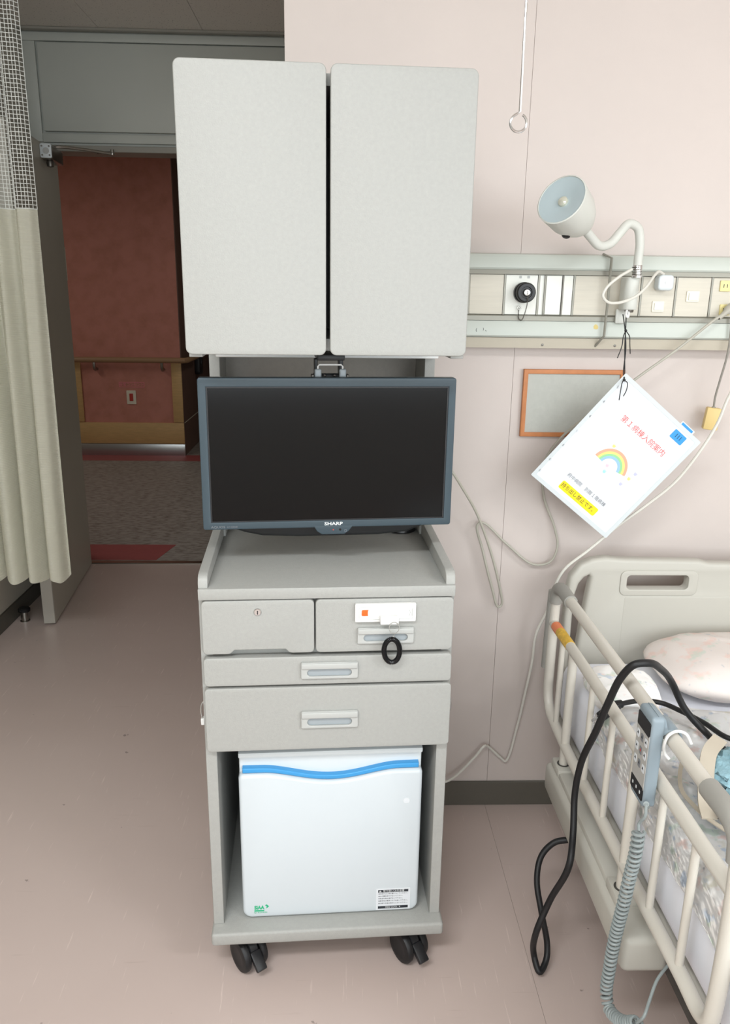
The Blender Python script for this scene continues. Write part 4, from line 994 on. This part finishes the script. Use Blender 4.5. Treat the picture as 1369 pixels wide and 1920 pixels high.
# grey corner sleeves
tube('corner_sleeve', [(XR, 1.655, top), (XR, 1.735, top), (XR, 1.761, top - 0.012), (XR - 0.001, 1.771, top - 0.045)], 0.0160, 'bed_grey', bed, 16, 4)
tube('corner_guard', [(XR - 0.006, 1.778, top - 0.02), (XR - 0.006, 1.786, 0.62), (XR - 0.006, 1.790, 0.515)], 0.0125, 'bed_grey', bed, 12, 4)
tube('corner_sleeve', [(XR, 0.955, top), (XR, 0.885, top), (XR, 0.863, top - 0.012), (XR - 0.001, 0.854, top - 0.045)], 0.0160, 'bed_grey', bed, 16, 4)
tube('sticker', [(XR, 1.752, mid - 0.005), (XR, 1.712, mid - 0.0035)], 0.0126, MATS.get('st_orange') or mat('st_orange', S(228, 130, 84), 0.45), bed, 14, spline=False)
tube('sticker', [(XR, 1.712, mid - 0.0035), (XR, 1.628, mid - 0.0005)], 0.0126, MATS.get('st_yellow') or mat('st_yellow', S(214, 172, 60), 0.45, var=(90, 0.25)), bed, 14, spline=False)

# ------------------------------------------------------------------ mattress, quilt, pillow
def noise2(x, y, seed=0.0):
    return (math.sin(x*7.3 + seed) * math.cos(y*6.1 + seed*1.7) + 0.6*math.sin(x*13.7 + y*9.1 + seed*2.3) + 0.35*math.sin(x*23.1 - y*27.7 + seed*0.7) + 0.25*math.sin(y*41.0 + x*11.0 + seed))/2.2
mtt = box('mattress', (0.566, -0.14, 0.3735), (1.455, 1.785, 0.535), 'sheet', None, 0.028, 4)
tag(mtt, 'mattress in a plain pale sheet on the hospital bed', 'mattress')
# quilt: lies on the mattress and hangs over its aisle edge with an uneven hem
bm = bmesh.new(); nu, nv = 60, 90; rows = []
for j in range(nv+1):
    y = -0.12 + 1.615*j/nv
    row = []
    hem = 0.500 + 0.016*noise2(0.3, y*2.2, 1.0) + (0.028*max(0, (y - 1.45))/0.2 if y > 1.45 else 0)
    head = max(0, min(1, (1.495 - y)/0.03))
    for i in range(nu+1):
        t = i/nu
        if t < 0.10:
            k = t/0.10; x = 0.557 + 0.003*noise2(0, y*6, 2); z = hem + (0.560 - hem)*k
        elif t < 0.2:
            k = (t - 0.10)/0.10; a = k*math.pi/2
            x = 0.557 + 0.030*(1 - math.cos(a)); z = 0.560 + 0.018*math.sin(a)
        else:
            k = (t - 0.2)/0.8; x = 0.587 + 0.83*k; z = 0.574
        amp = 0.017 if t > 0.16 else 0.004
        z += amp*noise2(x*2.2, y*2.4, 0.4) + 0.006*noise2(x*4, y*4.4, 3.0)*(1 if t > 0.16 else 0.3)
        x += 0.004*noise2(y*5, z*9, 5.0) if t < 0.2 else 0
        z = z - 0.012*(1 - head)
        row.append(bm.verts.new((x, y + 0.012*noise2(x*3, 0, 4.0)*(1 if j > nv - 6 else 0), z)))
    rows.append(row)
for j in range(nv):
    for i in range(nu): bm.faces.new((rows[j][i], rows[j][i+1], rows[j+1][i+1], rows[j+1][i]))
bmesh.ops.solidify(bm, geom=bm.faces[:], thickness=0.018)
q = obj('quilt', bm2me(bm), 'floral', None, True)
tag(q, 'crumpled white quilt with pastel floral print spread over the mattress', 'quilt')
md = q.modifiers.new('soft', 'SUBSURF'); md.levels = 1; md.render_levels = 1
# pillow
bm = bmesh.new(); nu, nv = 36, 24; rows = []
px0, px1, py0, py1, pz = 0.735, 1.36, 1.500, 1.785, 0.5895
def sg(v, p): return math.copysign(abs(v)**p, v)
for j in range(nv+1):
    ph = -math.pi/2 + math.pi*j/nv; row = []
    for i in range(nu):
        th = 2*math.pi*i/nu
        cx_ = sg(math.cos(th), 0.55)*sg(math.cos(ph), 0.5); cy_ = sg(math.sin(th), 0.55)*sg(math.cos(ph), 0.5); cz_ = math.sin(ph)
        e = max(abs(cx_), abs(cy_)); th_ = 0.050*(1 - 0.5*e**10)
        x = (px0+px1)/2 + (px1-px0)/2*cx_; y = (py0+py1)/2 + (py1-py0)/2*cy_
        row.append(bm.verts.new((x, y, pz + th_*cz_*(1 + 0.12*noise2(x*3, y*3, 8)) + 0.004*noise2(x*5, y*5, 1))))
    rows.append(row)
for j in range(nv):
    for i in range(nu): bm.faces.new((rows[j][i], rows[j][(i+1) % nu], rows[j+1][(i+1) % nu], rows[j+1][i]))
bmesh.ops.remove_doubles(bm, verts=bm.verts[:], dist=1e-5)
pl = tag(obj('pillow', bm2me(bm), 'floral_pink', None, True), 'plump pillow in a pink-tinted floral case below the headboard', 'pillow')
# folded cover corner near the rail
bm = bmesh.new(); rows = []
for j in range(21):
    ph = -math.pi/2 + math.pi*j/20; row = []
    for i in range(28):
        th = 2*math.pi*i/28
        x = 0.642 + 0.078*sg(math.cos(th), 0.6)*sg(math.cos(ph), 0.6); y = 1.572 + 0.085*sg(math.sin(th), 0.6)*sg(math.cos(ph), 0.6)
        z = 0.568 + 0.030*sg(math.sin(ph), 0.8)
        row.append(bm.verts.new((x + 0.006*noise2(y*7, z*8, 2), y, z + 0.008*noise2(x*6, y*6, 5))))
    rows.append(row)
for j in range(20):
    for i in range(28): bm.faces.new((rows[j][i], rows[j][(i+1) % 28], rows[j+1][(i+1) % 28], rows[j+1][i]))
bmesh.ops.remove_doubles(bm, verts=bm.verts[:], dist=1e-5)
tag(obj('folded_cover', bm2me(bm), 'floral', None, True), 'bunched folded floral cover at the bed corner beside the pillow', 'bedding')

# ------------------------------------------------------------------ hand controller hooked on the rail
rm = thing('bed_controller', 'grey-blue bed hand controller with button panel hooked over the side rail', 'remote control', (0.505, 1.11, 0.62))
ol = rrect(1.0785, 0.620, 1.1345, 0.785, 0.008)
body = plate('body', ol, side(0.496, 0.022), 0.022, 'remote_blue', rm, 0.005)
plate('face_panel', rrect(1.0815, 0.632, 1.1315, 0.772, 0.003), side(0.4952, 0.0012), 0.0012, 'remote_face', body)
plate('face_band', rrect(1.0815, 0.748, 1.1315, 0.773, 0.003), side(0.4948, 0.0014), 0.0014, 'black_plastic', body)
plate('face_band', rrect(1.0815, 0.631, 1.1315, 0.655, 0.003), side(0.4948, 0.0014), 0.0014, 'black_plastic', body)
for r_ in range(3):
    for c_ in range(3):
        y = 1.1235 - 0.0165*c_; z = 0.735 - 0.0235*r_
        plate('button', rrect(y - 0.005, z - 0.008, y + 0.005, z + 0.006, 0.002, 2), side(0.4947, 0.0010), 0.0010, 'print_grey' if c_ == 1 else 'label_grey', body)
        plate('button_mark', [(y - 0.003, z - 0.002), (y + 0.003, z - 0.002), (y, z + 0.003)], side(0.4944, 0.0004), 0.0004, 'print_black' if c_ != 1 else 'orange_red' if r_ == 1 else 'print_black', body)
for k in range(3):
    y = 1.1215 - 0.015*k
    plate('band_mark', rrect(y - 0.002, 0.640, y + 0.002, 0.6455, 0.0006, 2), side(0.4945, 0.0004), 0.0004, 'print_pale', body)
# hook passing over the rail
hp = [(0.508, 0.770), (0.5195, 0.778), (0.5215, 0.768)]
arc = [(XR + 0.0165*math.cos(math.radians(a)), top + 0.0165*math.sin(math.radians(a))) for a in range(150, -31, -15)]
arc2 = [(XR + 0.0128*math.cos(math.radians(a)), top + 0.0128*math.sin(math.radians(a))) for a in range(-30, 151, 15)]
hook = [(0.512, 0.784), (0.530, 0.777)] + arc[4:] + arc2[:-1] + [(0.518, 0.756)]
me = plate_me([[(0.508, 0.786), (0.520, 0.780)] + arc[2:] + arc2 + [(0.508, 0.745)]], lambda a, b, c: (a, 1.107 + c, b), 0.046, 0.001)
obj('rail_hook', me, 'remote_blue', body, True)
hpz = COIL
cc = thing('coiled_cable', 'grey coiled cable hanging from the bed hand controller beside the bed', 'cable', (0.48, 1.06, 0.21))
tube('lead', COILTOP, 0.0026, 'coil_grey', cc, 8, 6)
tube('coil', helix_pts(COIL, 0.0088, 52, 14, False, 10), 0.0026, 'coil_grey', cc, 7, 1, spline=False)
tube('lead', COILEND, 0.0026, 'coil_grey', cc, 8, 6)
tube('strain_relief', [(0.502, 1.073, 0.628), (0.499, 1.069, 0.634), (0.497, 1.066, 0.638)], 0.0048, 'coil_grey', cc, 8, 2)

rg = tag(tube('rail_clip', RING, 0.0024, 'white_plastic', None, 8, 6), 'white plastic open clip hung over the side rail', 'clip')

# ------------------------------------------------------------------ black cord and buckle
bc = thing('black_cable', 'thick black cable arching over the side rail and looping down near the floor', 'cable', (0.46, 1.35, 0.02))
tube('cable', BLACK, 0.0068, 'black_rubber', bc, 12, 8)
pc = thing('plug_lead', 'short black lead with moulded plug lying on the quilt by the rail', 'cable', (0.65, 1.4, 0.60))
tube('lead', PLUGC, 0.0052, 'black_rubber', pc, 10, 8)
e0 = Vector(PLUGC[-1]); e1 = Vector(PLUGC[-2]); d = (e0 - e1).normalized()
lathe('strain_relief', [(0.0052, -0.012), (0.0085, -0.010), (0.0088, 0.004), (0.007, 0.008)], e0, d, 'black_rubber', pc, 14)
bm = box_bm((-0.026, -0.010, -0.008), (0.024, 0.010, 0.008), 0.004, 3)
dd = Vector((-0.75, -0.25, -0.42)).normalized(); yv = Vector((0, 0, 1)).cross(dd).normalized(); zv = dd.cross(yv)
R_ = Matrix((dd, yv, zv)).transposed().to_4x4()
pcn = e0 + dd*0.024
bm.transform(Matrix.Translation(pcn) @ R_)
obj('plug_body', bm2me(bm), 'black_plastic', pc, True)
for s in (-0.005, 0.005):
    bm = box_bm((0.022, s - 0.0009, -0.003), (0.040, s + 0.0009, 0.003))
    bm.transform(Matrix.Translation(pcn) @ R_)
    obj('plug_pin', bm2me(bm), 'chrome', pc)

# ------------------------------------------------------------------ bundle on the quilt
bag = bmesh.new(); rows = []
def blob(cx_, cy_, cz_, rx, ry, rz, seed, amp, n=30, mlat=20):
    bm = bmesh.new(); rows = []
    for j in range(mlat+1):
        ph = -math.pi/2 + math.pi*j/mlat; row = []
        for i in range(n):
            th = 2*math.pi*i/n; dx, dy, dz = math.cos(th)*math.cos(ph), math.sin(th)*math.cos(ph), math.sin(ph)
            k = 1 + amp*noise2(dx*1.5 + dz, dy*1.5 - dz, seed)
            row.append(bm.verts.new((cx_ + rx*dx*k, cy_ + ry*dy*k, cz_ + rz*dz*k)))
        rows.append(row)
    for j in range(mlat):
        for i in range(n): bm.faces.new((rows[j][i], rows[j][(i+1) % n], rows[j+1][(i+1) % n], rows[j+1][i]))
    bmesh.ops.remove_doubles(bm, verts=bm.verts[:], dist=1e-6)
    return bm
tw = tag(obj('blue_towel', bm2me(blob(0.700, 1.150, 0.630, 0.066, 0.070, 0.032, 2.0, 0.25)), 'towel_blue', None, True), 'fluffy light blue towel bundled on the quilt', 'towel')
st = thing('beige_strap', 'beige padded strap with black fitting looped over the blue towel', 'strap', (0.63, 1.12, 0.60))
def ribbon(name, pts, w, t, M, par):
    P = catmull(pts, 8); T, N = frames_along(P); bm = bmesh.new(); rings = []
    for i, p in enumerate(P):
        Bv = T[i].cross(N[i])
        rings.append([bm.verts.new(p + N[i]*(a*t) + Bv*(b_*w)) for a, b_ in ((-1, -1), (-1, 1), (1, 1), (1, -1))])
    for i in range(len(rings)-1):
        for k in range(4): bm.faces.new((rings[i][k], rings[i][(k+1) % 4], rings[i+1][(k+1) % 4], rings[i+1][k]))
    bm.faces.new(rings[0][::-1]); bm.faces.new(rings[-1])
    return obj(name, bm2me(bm), M, par, True)
ribbon('padded_band', [(0.610, 1.075, 0.602), (0.614, 1.100, 0.612), (0.624, 1.130, 0.640), (0.645, 1.170, 0.664), (0.680, 1.205, 0.670)], 0.0125, 0.002, 'strap_beige', st)
ribbon('thin_strap', [(0.625, 1.215, 0.640), (0.606, 1.185, 0.612), (0.598, 1.155, 0.600), (0.603, 1.110, 0.598), (0.610, 1.075, 0.601), (0.632, 1.040, 0.600), (0.66, 1.015, 0.600), (0.70, 0.99, 0.600)], 0.0035, 0.0012, 'strap_beige', st)
obj('black_fitting', bm2me(blob(0.655, 1.068, 0.612, 0.034, 0.026, 0.014, 4.0, 0.2, 20, 12)), 'black_plastic', st, True)
